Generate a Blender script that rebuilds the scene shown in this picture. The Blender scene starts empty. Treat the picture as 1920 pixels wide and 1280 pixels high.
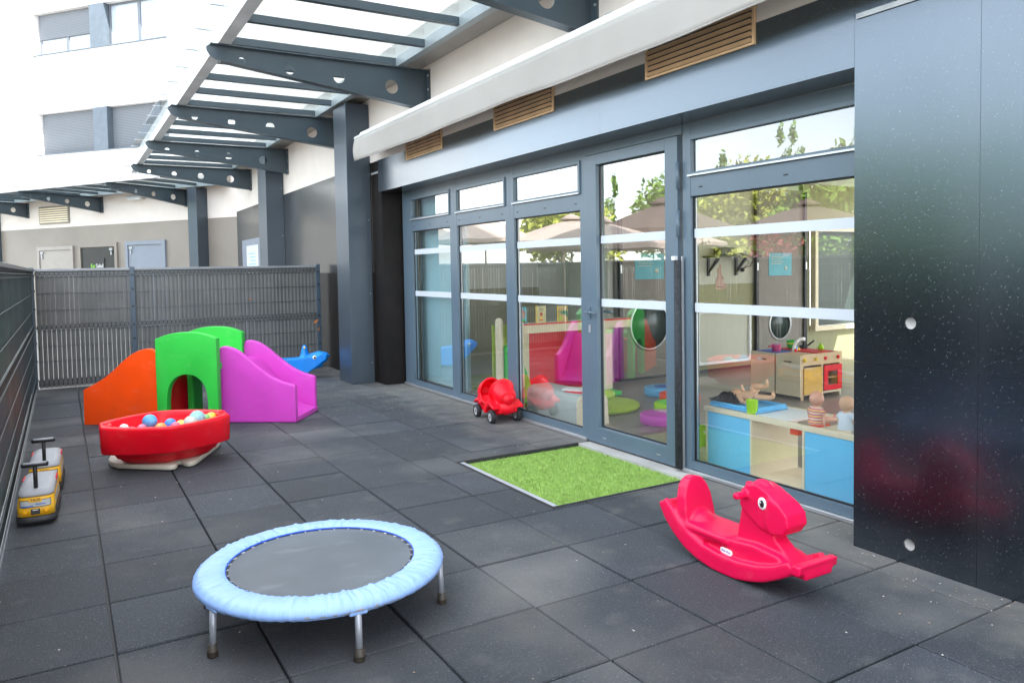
import bpy, bmesh, math, random
from mathutils import Vector, Matrix, noise
random.seed(7)
sc = bpy.context.scene
COL = sc.collection
R = math.radians

# ------------------------------------------------------------------ camera
cam_d = bpy.data.cameras.new('camera'); cam = bpy.data.objects.new('camera', cam_d); COL.objects.link(cam)
ya, pi_, ro = R(30.481), R(2.448), R(-0.962)
F = Vector((math.sin(ya)*math.cos(pi_), math.cos(ya)*math.cos(pi_), -math.sin(pi_)))
r0 = Vector((math.cos(ya), -math.sin(ya), 0)); u0 = r0.cross(F)
cr = r0*math.cos(ro)+u0*math.sin(ro); cu = u0*math.cos(ro)-r0*math.sin(ro)
m3 = Matrix((cr, cu, -F)).transposed()
cam.matrix_world = Matrix.Translation((-0.121, -3.107, 1.385)) @ m3.to_4x4()
cam_d.sensor_width = 36; cam_d.lens = 1432.15/1920*36; cam_d.shift_y = -76.3/1920
cam_d.clip_end = 500; cam_d.clip_start = 0.05
sc.camera = cam

# ------------------------------------------------------------------ sky and sun
SUN = Vector((.30, -.66, .69)).normalized()
w = bpy.data.worlds.new('World'); sc.world = w; w.use_nodes = True
nt = w.node_tree; nt.nodes.clear()
out = nt.nodes.new('ShaderNodeOutputWorld'); bg = nt.nodes.new('ShaderNodeBackground')
sky = nt.nodes.new('ShaderNodeTexSky'); sky.sky_type = 'NISHITA'; sky.sun_disc = False
sky.sun_elevation = math.asin(SUN.z); sky.sun_rotation = math.atan2(SUN.x, SUN.y)
sky.air_density = 1.0; sky.dust_density = 1.0; sky.ozone_density = 1.0
# thin high cloud: the blue is partly veiled by soft white
tc = nt.nodes.new('ShaderNodeTexCoord'); nz = nt.nodes.new('ShaderNodeTexNoise'); nz.inputs['Scale'].default_value = 2.2
nz.inputs['Detail'].default_value = 6; nz.inputs['Roughness'].default_value = .55
mp = nt.nodes.new('ShaderNodeMapping'); mp.inputs['Scale'].default_value = (1, 1, 2.2)
cr_ = nt.nodes.new('ShaderNodeMapRange'); cr_.inputs[1].default_value = .35; cr_.inputs[2].default_value = .75
cr_.inputs[3].default_value = .30; cr_.inputs[4].default_value = .82
mx = nt.nodes.new('ShaderNodeMix'); mx.data_type = 'RGBA'; mx.inputs[7].default_value = (11.6, 12.0, 12.4, 1)
nt.links.new(tc.outputs['Generated'], mp.inputs[0]); nt.links.new(mp.outputs[0], nz.inputs['Vector'])
nt.links.new(nz.outputs[0], cr_.inputs[0]); nt.links.new(cr_.outputs[0], mx.inputs[0])
nt.links.new(sky.outputs[0], mx.inputs[6]); nt.links.new(mx.outputs[2], bg.inputs[0])
bg.inputs[1].default_value = 0.13
nt.links.new(bg.outputs[0], out.inputs[0])
sun_d = bpy.data.lights.new('sun', 'SUN'); sun_d.energy = 3.6; sun_d.angle = R(0.5); sun_d.color = (1, .95, .88)
sun = bpy.data.objects.new('sun', sun_d); COL.objects.link(sun)
sun.rotation_euler = SUN.to_track_quat('Z', 'Y').to_euler()
vs = sc.view_settings; vs.view_transform = 'Standard'; vs.look = 'None'; vs.gamma = 1; vs.use_curve_mapping = False
vs.exposure = 2.1
sc.cycles.max_bounces = 10; sc.cycles.diffuse_bounces = 5; sc.cycles.glossy_bounces = 5; sc.cycles.transparent_max_bounces = 16

# ------------------------------------------------------------------ materials
def lin(h):
    if not isinstance(h, str): return tuple(h)+(1,)
    v = [int(h[i:i+2], 16)/255 for i in (0, 2, 4)]
    return tuple((c/12.92 if c <= .04045 else ((c+.055)/1.055)**2.4) for c in v)+(1,)

def mat(name, col, rough=.5, var=.12, scale=6, bump=0, bscale=40, metal=0, coat=0, spec=.5, obj=True, rvar=0, trans=0):
    m = bpy.data.materials.new(name); m.use_nodes = True; t = m.node_tree; N = t.nodes; L = t.links
    b = N['Principled BSDF']; c = lin(col)
    b.inputs['Roughness'].default_value = rough; b.inputs['Metallic'].default_value = metal
    b.inputs['Coat Weight'].default_value = coat; b.inputs['Coat Roughness'].default_value = .15
    b.inputs['Specular IOR Level'].default_value = spec
    tx = N.new('ShaderNodeTexCoord')
    n = N.new('ShaderNodeTexNoise'); n.inputs['Scale'].default_value = scale; n.inputs['Detail'].default_value = 5
    L.new(tx.outputs['Object'], n.inputs['Vector'])
    r = N.new('ShaderNodeMapRange'); r.inputs[1].default_value = .3; r.inputs[2].default_value = .7
    r.inputs[3].default_value = 1-var; r.inputs[4].default_value = 1+var*.6
    L.new(n.outputs[0], r.inputs[0])
    x = N.new('ShaderNodeMix'); x.data_type = 'RGBA'; x.blend_type = 'MULTIPLY'; x.inputs[0].default_value = 1
    x.inputs[6].default_value = c; L.new(r.outputs[0], x.inputs[7])
    L.new(x.outputs[2], b.inputs['Base Color'])
    if rvar:
        r2 = N.new('ShaderNodeMapRange'); r2.inputs[3].default_value = rough-rvar; r2.inputs[4].default_value = rough+rvar
        L.new(n.outputs[0], r2.inputs[0]); L.new(r2.outputs[0], b.inputs['Roughness'])
    if bump:
        n2 = N.new('ShaderNodeTexNoise'); n2.inputs['Scale'].default_value = bscale; n2.inputs['Detail'].default_value = 3
        L.new(tx.outputs['Object'], n2.inputs['Vector'])
        bp = N.new('ShaderNodeBump'); bp.inputs['Strength'].default_value = bump; bp.inputs['Distance'].default_value = .01
        L.new(n2.outputs[0], bp.inputs['Height']); L.new(bp.outputs[0], b.inputs['Normal'])
    m['x'] = x.name
    return m

def mixin(m, tex, lo, hi, col, fac=1.0, swap=False):
    """lay a second colour over the base wherever the texture passes lo..hi"""
    t = m.node_tree; N = t.nodes; L = t.links; b = N['Principled BSDF']
    src = b.inputs['Base Color'].links[0].from_socket
    r = N.new('ShaderNodeMapRange'); r.inputs[1].default_value = lo; r.inputs[2].default_value = hi
    r.inputs[3].default_value = fac if swap else 0; r.inputs[4].default_value = 0 if swap else fac
    L.new(tex, r.inputs[0])
    x = N.new('ShaderNodeMix'); x.data_type = 'RGBA'; L.new(r.outputs[0], x.inputs[0])
    L.new(src, x.inputs[6]); x.inputs[7].default_value = lin(col); L.new(x.outputs[2], b.inputs['Base Color'])
    return r.outputs[0]

def texn(m, kind, scale, detail=4, coord='Object', sc3=None, dist=0):
    t = m.node_tree; N = t.nodes; L = t.links
    tx = N.new('ShaderNodeTexCoord'); n = N.new('ShaderNodeTex'+kind)
    n.inputs['Scale'].default_value = scale
    if 'Detail' in n.inputs: n.inputs['Detail'].default_value = 0 if kind == 'Voronoi' else detail
    s = tx.outputs[coord]
    if sc3:
        mp = N.new('ShaderNodeMapping'); mp.inputs['Scale'].default_value = sc3; L.new(s, mp.inputs[0]); s = mp.outputs[0]
    L.new(s, n.inputs['Vector'])
    return n.outputs['Distance'] if kind == 'Voronoi' else n.outputs[0]

def glassmat(name, tint=(.86, .90, .88), base=.09, top=.75, power=2.6, gcol=(1, 1, 1)):
    m = bpy.data.materials.new(name); m.use_nodes = True; N = m.node_tree.nodes; L = m.node_tree.links; N.clear()
    o = N.new('ShaderNodeOutputMaterial'); mixs = N.new('ShaderNodeMixShader')
    tr = N.new('ShaderNodeBsdfTransparent'); tr.inputs[0].default_value = tint+(1,)
    gl = N.new('ShaderNodeBsdfGlossy'); gl.inputs['Roughness'].default_value = 0; gl.inputs['Color'].default_value = gcol+(1,)
    lw = N.new('ShaderNodeLayerWeight'); lw.inputs[0].default_value = .5
    p = N.new('ShaderNodeMath'); p.operation = 'POWER'; p.inputs[1].default_value = power
    a = N.new('ShaderNodeMath'); a.operation = 'MULTIPLY_ADD'; a.inputs[1].default_value = top; a.inputs[2].default_value = base
    L.new(lw.outputs['Facing'], p.inputs[0]); L.new(p.outputs[0], a.inputs[0]); L.new(a.outputs[0], mixs.inputs[0])
    L.new(tr.outputs[0], mixs.inputs[1]); L.new(gl.outputs[0], mixs.inputs[2]); L.new(mixs.outputs[0], o.inputs[0])
    return m

M = {}
def plastic(k, c, rough=.42, bump=.06): M[k] = mat(k, c, rough, .06, 5, bump, 160, coat=0, spec=.34, rvar=.07)
for k, c in dict(pl_orange=(.98, .075, .001), pl_red=(.86, .002, .016), pl_green=(.035, .52, .06), pl_purple=(.60, .060, .47), pl_blue='1288E8', pl_horse=(.74, .002, .065),
                 pl_yellow='F8D020', pl_lime='A8E010', pl_skyblue='5FB8F0', pl_white='F0F0EE', pl_cream='BDB6A6', pl_pink='F0609A').items():
    plastic(k, c)
M['anthracite'] = mat('anthracite', (.052, .073, .088), .3, .06, 3, .02, 200)
m = mat('column_metal', (.040, .050, .062), .42, .1, 3, .02, 200, spec=1, coat=.2); m.node_tree.nodes['Principled BSDF'].inputs['Specular Tint'].default_value = (.65, .82, 1, 1); M['column_metal'] = m
M['frame_blue'] = mat('frame_blue', (.100, .145, .185), .33, .06, 3, .02, 200)
M['frame_dark'] = mat('frame_dark', (.012, .014, .016), .5)
M['alu'] = mat('alu', (.55, .56, .57), .4, metal=.8)
M['galv'] = mat('galv', (.42, .44, .46), .45, .2, 8, metal=.5)
M['black'] = mat('black', (.012, .012, .013), .45)
M['foot_brown'] = mat('foot_brown', (.045, .036, .026), .5)
M['rubber_black'] = mat('rubber_black', (.02, .02, .022), .7)
M['white'] = mat('white', (.82, .82, .82), .5, .03)
M['cream_render'] = mat('cream_render', (.72, .655, .60), .9, .05, 2.5, .25, 260)
M['white_render'] = mat('white_render', (.86, .86, .85), .9, .03, 1.2, .1, 200)
m = mat('fabric_white', (.52, .50, .475), .8, .04, 5, .1, 500); t_ = m.node_tree
o_ = [q for q in t_.nodes if q.type == 'OUTPUT_MATERIAL'][0]; ms_ = t_.nodes.new('ShaderNodeMixShader'); ms_.inputs[0].default_value = .35; tl_ = t_.nodes.new('ShaderNodeBsdfTranslucent'); tl_.inputs[0].default_value = (.75, .72, .66, 1)
t_.links.new(t_.nodes['Principled BSDF'].outputs[0], ms_.inputs[1]); t_.links.new(tl_.outputs[0], ms_.inputs[2]); t_.links.new(ms_.outputs[0], o_.inputs[0]); M['fabric_white'] = m
M['louver'] = mat('louver', (.66, .44, .25), .5, .15, 6)
M['mesh_wire'] = mat('mesh_wire', (.11, .13, .145), .5)
M['slat'] = mat('slat', (.115, .118, .115), .6, .18, 3, .1, 80)
M['slat_dark'] = mat('slat_dark', (.05, .075, .085), .5, .2, 3)
M['cap_rail'] = mat('cap_rail', (.23, .24, .25), .4)
M['concrete'] = mat('concrete', (.42, .41, .39), .9, .2, 3, .3, 90)
M['pave_out'] = mat('pave_out', (.24, .235, .22), .9, .2, 1, .3, 60)
M['wood'] = mat('wood', (.78, .54, .30), .45, .1, 4)
nw = texn(M['wood'], 'Noise', 6, 6, sc3=(1, 1, 14)); mixin(M['wood'], nw, .45, .75, (.50, .35, .21), .5)
M['wood_pale'] = mat('wood_pale', (.82, .70, .50), .5, .08, 4)
M['panel_blue'] = mat('panel_blue', (.16, .60, .95), .35, .04, 3)
M['skin'] = mat('skin', (.72, .36, .25), .5, .06, 12)
M['skin_tan'] = mat('skin_tan', (.72, .42, .26), .5, .06, 12)
M['hair'] = mat('hair', (.008, .009, .014), .35, .3, 60, .6, 90)
M['olive'] = mat('olive', (.32, .31, .17), .7, .04)
M['greige'] = mat('greige', (.78, .78, .70), .8, .04)
M['cream_wall'] = mat('cream_wall', (.58, .57, .47), .8, .04)
M['taupe'] = mat('taupe', (.235, .21, .175), .6, .08)
M['ceiling'] = mat('ceiling', (.84, .84, .83), .9, .02)
M['grey_foam'] = mat('grey_foam', (.48, .52, .50), .6, .04)
M['brush'] = mat('brush', (.03, .033, .038), .8, .5, 40, .5, 60)
M['tape_white'] = mat('tape_white', (.56, .60, .64), .5, .02)
M['pane_blue'] = mat('pane_blue', (.42, .66, .72), .35, .06, 2)
M['teal'] = mat('teal', (.10, .42, .50), .5, .1)
m = mat('pad', (.29, .46, .82), .48, .06, 8); t_ = m.node_tree; NN = t_.nodes; LL_ = t_.links
tx_ = NN.new('ShaderNodeTexCoord'); sp_ = NN.new('ShaderNodeSeparateXYZ'); at_ = NN.new('ShaderNodeMath'); at_.operation = 'ARCTAN2'; LL_.new(tx_.outputs['Object'], sp_.inputs[0]); LL_.new(sp_.outputs[1], at_.inputs[0]); LL_.new(sp_.outputs[0], at_.inputs[1])
ln_ = NN.new('ShaderNodeVectorMath'); ln_.operation = 'LENGTH'; LL_.new(tx_.outputs['Object'], ln_.inputs[0])
cb_ = NN.new('ShaderNodeCombineXYZ'); LL_.new(at_.outputs[0], cb_.inputs[0]); LL_.new(ln_.outputs['Value'], cb_.inputs[1])
mp_ = NN.new('ShaderNodeMapping'); mp_.inputs['Scale'].default_value = (7, 5, 1); LL_.new(cb_.outputs[0], mp_.inputs[0])
n_ = NN.new('ShaderNodeTexNoise'); n_.inputs['Scale'].default_value = 1.6; n_.inputs['Detail'].default_value = 3; n_.inputs['Distortion'].default_value = .8; LL_.new(mp_.outputs[0], n_.inputs['Vector'])
bp_ = NN.new('ShaderNodeBump'); bp_.inputs['Strength'].default_value = .6; bp_.inputs['Distance'].default_value = .018; LL_.new(n_.outputs[0], bp_.inputs['Height']); LL_.new(bp_.outputs[0], NN['Principled BSDF'].inputs['Normal']); M['pad'] = m
M['pad_edge'] = mat('pad_edge', (.02, .09, .55), .5)
M['mat_black'] = mat('mat_black', (.105, .12, .135), .48, .12, 3, .15, 700)
M['steel'] = mat('steel', (.36, .38, .42), .35, .06, metal=.35)
M['turf'] = mat('turf', (.27, .42, .09), .7, .25, 30)
M['leaf'] = mat('leaf', (.20, .36, .04), .6, .5, .9)
M['leaf_red'] = mat('leaf_red', (.30, .05, .06), .6, .5, 1)
M['bark'] = mat('bark', (.14, .11, .08), .9, .3, 20, .5, 40)
M['parasol_taupe'] = mat('parasol_taupe', (.12, .085, .078), .8, .06)
M['parasol_pale'] = mat('parasol_pale', (.46, .37, .33), .8, .06)
M['book_yellow'] = mat('book_yellow', (.66, .60, .30), .5); M['book_ochre'] = mat('book_ochre', (.62, .44, .14), .5); M['book_green'] = mat('book_green', (.01, .22, .12), .5)
M['dry_leaf'] = mat('dry_leaf', (.42, .14, .04), .6)
M['shutter'] = mat('shutter', (.17, .19, .22), .5, .04)
M['farpost'] = mat('farpost', (.10, .13, .16), .45)
M['fardoor'] = mat('fardoor', (.30, .27, .245), .35, .05)
M['fardoor_blue'] = mat('fardoor_blue', (.20, .23, .28), .4, .05)
M['seat_grey'] = mat('seat_grey', (.36, .37, .40), .45)
M['taxi_yellow'] = mat('taxi_yellow', (.80, .42, .01), .35, .04)
M['lime_cloth'] = mat('lime_cloth', (.33, .46, .02), .8, .1); M['lime_pale'] = mat('lime_pale', (.50, .66, .10), .8, .1)
M['clear'] = glassmat('clear', (.955, .975, .965))
M['canopy_glass'] = glassmat('canopy_glass', (.95, .98, .98), .04, .4, 3)
M['far_glass'] = mat('far_glass', (.45, .52, .60), .08, .05, spec=.9)
M['mirror'] = mat('mirror', (.75, .78, .78), .06, .02, metal=1)

for k_ in [q for q in M if q.startswith('pl_')]:
    v = texn(M[k_], 'Noise', 9, 9, sc3=(1, 1, 2)); mixin(M[k_], v, .58, .85, (.80, .74, .70), .06)
    v = texn(M[k_], 'Noise', 3, 6); mixin(M[k_], v, .52, .8, (.10, .07, .06), .16)
v = texn(M['shutter'], 'Wave', 1, 0, sc3=(0, 0, 6.77)); wv_ = [q for q in M['shutter'].node_tree.nodes if q.type == 'TEX_WAVE'][0]; wv_.bands_direction = 'Z'; mixin(M['shutter'], v, .0, .35, (.085, .095, .11), .9, True)
# rubber tiles: black crumb with coloured flecks, dust and sandy stains
m = mat('rubber_tile', (.034, .041, .051), .72, .22, 2.2, .6, 300, spec=.55)
v = texn(m, 'Noise', 150, 2); mixin(m, v, .54, .76, (.14, .155, .175), .7)
v = texn(m, 'Noise', 115, 2, sc3=(1, 1.1, 1)); mixin(m, v, .30, .46, (.018, .02, .024), .8, True)
v = texn(m, 'Noise', .9, 8); mixin(m, v, .50, .74, (.17, .165, .155), .62)
v = texn(m, 'Noise', 5, 8); mixin(m, v, .60, .75, (.15, .15, .145), .35)
v = texn(m, 'Voronoi', 38); mixin(m, v, .06, .10, (.34, .30, .28), .7, True)
t_ = m.node_tree; NN = t_.nodes; LL_ = t_.links; b_ = NN['Principled BSDF']; src_ = b_.inputs['Base Color'].links[0].from_socket
tx_ = NN.new('ShaderNodeTexCoord'); sn_ = NN.new('ShaderNodeVectorMath'); sn_.operation = 'SNAP'; sn_.inputs[1].default_value = (.5, .5, 9)
wn_ = NN.new('ShaderNodeTexWhiteNoise'); rg_ = NN.new('ShaderNodeMapRange'); rg_.inputs[3].default_value = .78; rg_.inputs[4].default_value = 1.18
ml_ = NN.new('ShaderNodeMix'); ml_.data_type = 'RGBA'; ml_.blend_type = 'MULTIPLY'; ml_.inputs[0].default_value = 1
LL_.new(tx_.outputs['Object'], sn_.inputs[0]); LL_.new(sn_.outputs[0], wn_.inputs[0]); LL_.new(wn_.outputs[0], rg_.inputs[0])
LL_.new(src_, ml_.inputs[6]); LL_.new(rg_.outputs[0], ml_.inputs[7]); LL_.new(ml_.outputs[2], b_.inputs['Base Color'])
# pale dust gathered along the foot of the facade
sp_ = NN.new('ShaderNodeSeparateXYZ'); LL_.new(tx_.outputs['Object'], sp_.inputs[0])
dn_ = NN.new('ShaderNodeTexNoise'); dn_.inputs['Scale'].default_value = 5; dn_.inputs['Detail'].default_value = 8; LL_.new(tx_.outputs['Object'], dn_.inputs['Vector'])
ma_ = NN.new('ShaderNodeMath'); ma_.operation = 'MULTIPLY_ADD'; ma_.inputs[1].default_value = 1.1; LL_.new(dn_.outputs[0], ma_.inputs[0]); LL_.new(sp_.outputs[0], ma_.inputs[2])
mixin(m, ma_.outputs[0], 3.25, 4.05, (.20, .19, .17), .75)
M['rubber_tile'] = m
# glossy black painted concrete with roller texture and pale specks
m = mat('wall_black', (.006, .0065, .008), .17, .4, 1.4, .10, 230, spec=1.0, rvar=.04, coat=1.0)
m.node_tree.nodes['Principled BSDF'].inputs['Specular Tint'].default_value = (.60, .80, 1, 1); m.node_tree.nodes['Principled BSDF'].inputs['IOR'].default_value = 1.6
v = texn(m, 'Voronoi', 62); mixin(m, v, .05, .12, (.20, .20, .21), 1, True)
v = texn(m, 'Voronoi', 14); mixin(m, v, .018, .034, (.40, .40, .40), .9, True)
v = texn(m, 'Noise', 90, 2); mixin(m, v, .56, .75, (.030, .031, .034), .8)
v = texn(m, 'Noise', 2.0, 8, sc3=(1, 1, .3)); mixin(m, v, .55, .8, (.05, .05, .05), .35)
M['wall_black'] = m
M['wall_matte'] = mat('wall_matte', (.011, .008, .007), .5, .5, 5, .1, 90, spec=.3)
m = mat('wall_satin', (.026, .026, .027), .24, .3, 1.2, .05, 200, spec=.9, rvar=.06, coat=.4); M['wall_satin'] = m
m = mat('wall_far', (.245, .215, .185), .42, .15, .8, .05, 120, spec=.5); M['wall_far'] = m
# vinyl plank floor
m = mat('vinyl', (.27, .235, .20), .28, .1, 2, .03, 60)
v = texn(m, 'Noise', 3, 8, sc3=(1, 12, 1)); mixin(m, v, .4, .7, (.13, .115, .10), .6)
M['vinyl'] = m
# trampoline bed weave and dust
v = texn(M['mat_black'], 'Noise', 5, 9, sc3=(1, 2, 1)); mixin(M['mat_black'], v, .58, .78, (.22, .24, .26), .45)
v = texn(M['mat_black'], 'Noise', 1.6, 4); mixin(M['mat_black'], v, .45, .8, (.16, .18, .20), .5)
m = mat('leaf_gold', (.40, .44, .06), .6, .5, 1); M['leaf_gold'] = m

# ------------------------------------------------------------------ mesh helpers
def rootloc(p):
    while p.parent: p = p.parent
    return p.location.copy()

def tagd(o, label=None, cat=None, group=None, kind=None):
    if label: o['label'] = label
    if cat: o['category'] = cat
    if group: o['group'] = group
    if kind: o['kind'] = kind
    return o

def thing(name, label, cat, loc=(0, 0, 0), rz=0, group=None):
    o = bpy.data.objects.new(name, None); COL.objects.link(o); o.location = loc; o.rotation_euler = (0, 0, rz)
    o.empty_display_size = .1
    return tagd(o, label, cat, group)

def obj(name, bm, m, parent=None, world=True, smooth=False, bevel=0, seg=2, label=None, sub=0, remesh=0, smi=0):
    bmesh.ops.recalc_face_normals(bm, faces=bm.faces)
    me = bpy.data.meshes.new(name); bm.to_mesh(me); bm.free()
    ms = m if isinstance(m, (list, tuple)) else [m]
    for q in ms: me.materials.append(M[q] if isinstance(q, str) else q)
    o = bpy.data.objects.new(name, me); COL.objects.link(o)
    if parent is not None:
        o.parent = parent
        if world: me.transform(Matrix.Translation(-rootloc(parent)))
    if smooth or remesh: me.polygons.foreach_set('use_smooth', [True]*len(me.polygons))
    if remesh:
        md = o.modifiers.new('r', 'REMESH'); md.mode = 'VOXEL'; md.voxel_size = remesh; md.use_smooth_shade = True
        md = o.modifiers.new('s', 'SMOOTH'); md.factor = .5; md.iterations = smi or 6
    if bevel:
        md = o.modifiers.new('b', 'BEVEL'); md.width = bevel; md.segments = seg; md.limit_method = 'ANGLE'; md.angle_limit = R(35)
    if sub:
        md = o.modifiers.new('u', 'SUBSURF'); md.levels = sub; md.render_levels = sub
    if label: o['label'] = label
    return o

NB = bmesh.new
def box(bm, x0, y0, z0, x1, y1, z1, mi=0, T=None):
    vs = [bm.verts.new((x, y, z)) for x in (x0, x1) for y in (y0, y1) for z in (z0, z1)]
    if T: 
        for v in vs: v.co = T @ v.co
    for f in ((0, 1, 3, 2), (4, 6, 7, 5), (0, 4, 5, 1), (2, 3, 7, 6), (0, 2, 6, 4), (1, 5, 7, 3)):
        bm.faces.new([vs[i] for i in f]).material_index = mi
    return bm
def bx(*a, **k): return box(NB(), *a, **k)

def tube(bm, pts, r, seg=10, mi=0, cap=True, closed=False):
    pts = [Vector(p) for p in pts]; n = len(pts); rings = []
    rs = r if isinstance(r, (list, tuple)) else [r]*n
    up = None
    for i, p in enumerate(pts):
        if closed: t = (pts[(i+1) % n]-pts[i-1])
        else: t = (pts[min(i+1, n-1)]-pts[max(i-1, 0)])
        t.normalize()
        if up is None:
            up = Vector((0, 0, 1)) if abs(t.z) < .9 else Vector((1, 0, 0))
        a = t.cross(up).normalized(); b = a.cross(t).normalized(); up = b
        rings.append([bm.verts.new(p+(a*math.cos(2*math.pi*k/seg)+b*math.sin(2*math.pi*k/seg))*rs[i]) for k in range(seg)])
    rng = n if closed else n-1
    for i in range(rng):
        A, B = rings[i], rings[(i+1) % n]
        for k in range(seg):
            f = bm.faces.new((A[k], A[(k+1) % seg], B[(k+1) % seg], B[k])); f.material_index = mi; f.smooth = True
    if cap and not closed:
        bm.faces.new(rings[0]).material_index = mi; bm.faces.new(rings[-1][::-1]).material_index = mi
    return bm

def lathe(bm, prof, c=(0, 0, 0), seg=32, axis='Z', mi=0, sx=1, sy=1, cap=True):
    c = Vector(c); rings = []
    for r, z in prof:
        ring = []
        for k in range(seg):
            a = 2*math.pi*k/seg; p = Vector((r*math.cos(a)*sx, r*math.sin(a)*sy, z))
            if axis == 'X': p = Vector((p.z, p.x, p.y))
            if axis == 'Y': p = Vector((p.x, p.z, p.y))
            ring.append(bm.verts.new(c+p))
        rings.append(ring)
    for A, B in zip(rings, rings[1:]):
        for k in range(seg):
            f = bm.faces.new((A[k], A[(k+1) % seg], B[(k+1) % seg], B[k])); f.material_index = mi; f.smooth = True
    if cap and prof[0][0] > 1e-6: bm.faces.new(rings[0][::-1]).material_index = mi
    if cap and prof[-1][0] > 1e-6: bm.faces.new(rings[-1]).material_index = mi
    bmesh.ops.remove_doubles(bm, verts=[v for r in rings for v in r], dist=1e-6)
    return bm

def ball(bm, c, r, s=(1, 1, 1), seg=16, T=None, mi=0):
    mt = Matrix.Translation(c) @ (T or Matrix()) @ Matrix.Diagonal((r*s[0], r*s[1], r*s[2], 1))
    g = bmesh.ops.create_uvsphere(bm, u_segments=seg, v_segments=max(6, seg//2+2), radius=1, matrix=mt)
    for v in g['verts']:
        for f in v.link_faces: f.smooth = True; f.material_index = mi
    return bm

def prism(bm, pts, o, ax, ay, th, mi=0, holes=()):
    """polygon in the plane (ax, ay) at o, thickened along ax x ay by th"""
    o, ax, ay = Vector(o), Vector(ax), Vector(ay); n = ax.cross(ay).normalized()
    tmp = bmesh.new(); es = []
    for loop in [pts]+list(holes):
        vv = [tmp.verts.new(o+ax*x+ay*y) for x, y in loop]
        es += [tmp.edges.new((vv[i], vv[(i+1) % len(vv)])) for i in range(len(vv))]
    if holes: bmesh.ops.triangle_fill(tmp, edges=es, use_beauty=True)
    else: tmp.faces.new(list(tmp.verts))
    g = bmesh.ops.extrude_face_region(tmp, geom=tmp.faces[:])
    bmesh.ops.translate(tmp, vec=n*th, verts=[e for e in g['geom'] if isinstance(e, bmesh.types.BMVert)])
    if holes: bmesh.ops.dissolve_limit(tmp, angle_limit=.01, verts=tmp.verts, edges=tmp.edges)
    me = bpy.data.meshes.new('t'); tmp.to_mesh(me); tmp.free()
    k = len(bm.faces); bm.from_mesh(me); bpy.data.meshes.remove(me)
    bm.faces.ensure_lookup_table()
    for f in bm.faces[k:]: f.material_index = mi
    return bm

def circ(cx, cy, r, n=20): return [(cx+r*math.cos(2*math.pi*k/n), cy+r*math.sin(2*math.pi*k/n)) for k in range(n)]

def textbm(s, size, T, mi=0, th=.0008, bm=None):
    cu = bpy.data.curves.new('t', 'FONT'); cu.body = s; cu.size = size; cu.align_x = 'CENTER'; cu.align_y = 'CENTER'; cu.extrude = th
    ob = bpy.data.objects.new('t', cu); COL.objects.link(ob)
    bpy.context.view_layer.update()
    me = bpy.data.meshes.new_from_object(ob.evaluated_get(bpy.context.evaluated_depsgraph_get()))
    me.transform(T); bm = bm or NB(); k = len(bm.faces); bm.from_mesh(me); bm.faces.ensure_lookup_table()
    for f in bm.faces[k:]: f.material_index = mi
    bpy.data.objects.remove(ob); bpy.data.curves.remove(cu); bpy.data.meshes.remove(me)
    return bm

def frameT(o, ax, ay):
    ax, ay = Vector(ax).normalized(), Vector(ay).normalized(); az = ax.cross(ay)
    m = Matrix((ax, ay, az)).transposed().to_4x4(); m.translation = Vector(o); return m

def copy_tree(o, parent=None):
    c = o.copy(); COL.objects.link(c); c.parent = parent
    for ch in list(o.children): copy_tree(ch, c)
    return c
X_, Y_, Z_ = (1, 0, 0), (0, 1, 0), (0, 0, 1)

# ================================================================== SETTING
M['ground'] = mat('ground', (.30, .29, .27), .9, .25, .6, .2, 40)
tagd(obj('ground', bx(-150, -60, -.3, 150, 200, -.05), 'ground'), kind='structure')
tagd(obj('terrace', bx(-30, 7.9, -.045, 3.1, 40, -.012), 'pave_out'), kind='structure')
tagd(obj('side_terrace', bx(-30, -20, -.045, -.55, 7.88, -.016), 'pave_out'), kind='structure')

# rubber tiles, half a metre square, each its own bevelled slab
bm = NB(); MX0, MX1, MY0, MY1 = 2.27, 3.45, .53, 1.775
def tile(x0, y0, x1, y1):
    if x1-x0 < .02 or y1-y0 < .02: return
    g = .0048; t = random.uniform(-.0022, .0022); sl = random.uniform(-.0018, .0018)
    a = [(x0+g, y0+g), (x1-g, y0+g), (x1-g, y1-g), (x0+g, y1-g)]; b = .004
    i = [(x0+g+b, y0+g+b), (x1-g-b, y0+g+b), (x1-g-b, y1-g-b), (x0+g+b, y1-g-b)]
    lo = [bm.verts.new((x, y, -.03)) for x, y in a]
    mi = [bm.verts.new((x, y, -.004+t)) for x, y in a]
    hi = [bm.verts.new((x, y, t+(sl if k < 2 else 0))) for k, (x, y) in enumerate(i)]
    for A, B in ((lo, mi), (mi, hi)):
        for k in range(4): bm.faces.new((A[k], A[(k+1) % 4], B[(k+1) % 4], B[k]))
    bm.faces.new(hi)
for i in range(-1, 7):
    for j in range(-10, 16):
        x0, x1, y0, y1 = i*.5, i*.5+.5, j*.5, j*.5+.5
        x0 = max(x0, -.43); x1 = min(x1, 3.44); y1 = min(y1, 7.78)
        if x1 <= x0 or y1 <= y0: continue
        if x1 <= MX0 or y1 <= MY0 or y0 >= MY1: tile(x0, y0, x1, y1); continue
        tile(x0, y0, min(x1, MX0), y1)
        xa = max(x0, MX0); tile(xa, y0, x1, min(y1, MY0)); tile(xa, max(y0, MY1), x1, y1)
tagd(obj('rubber_paving', bm, 'rubber_tile'), kind='structure')
tagd(obj('paving_bed', bx(-.43, -5, -.04, 3.44, 7.8, -.026), 'frame_dark'), kind='structure')

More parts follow.
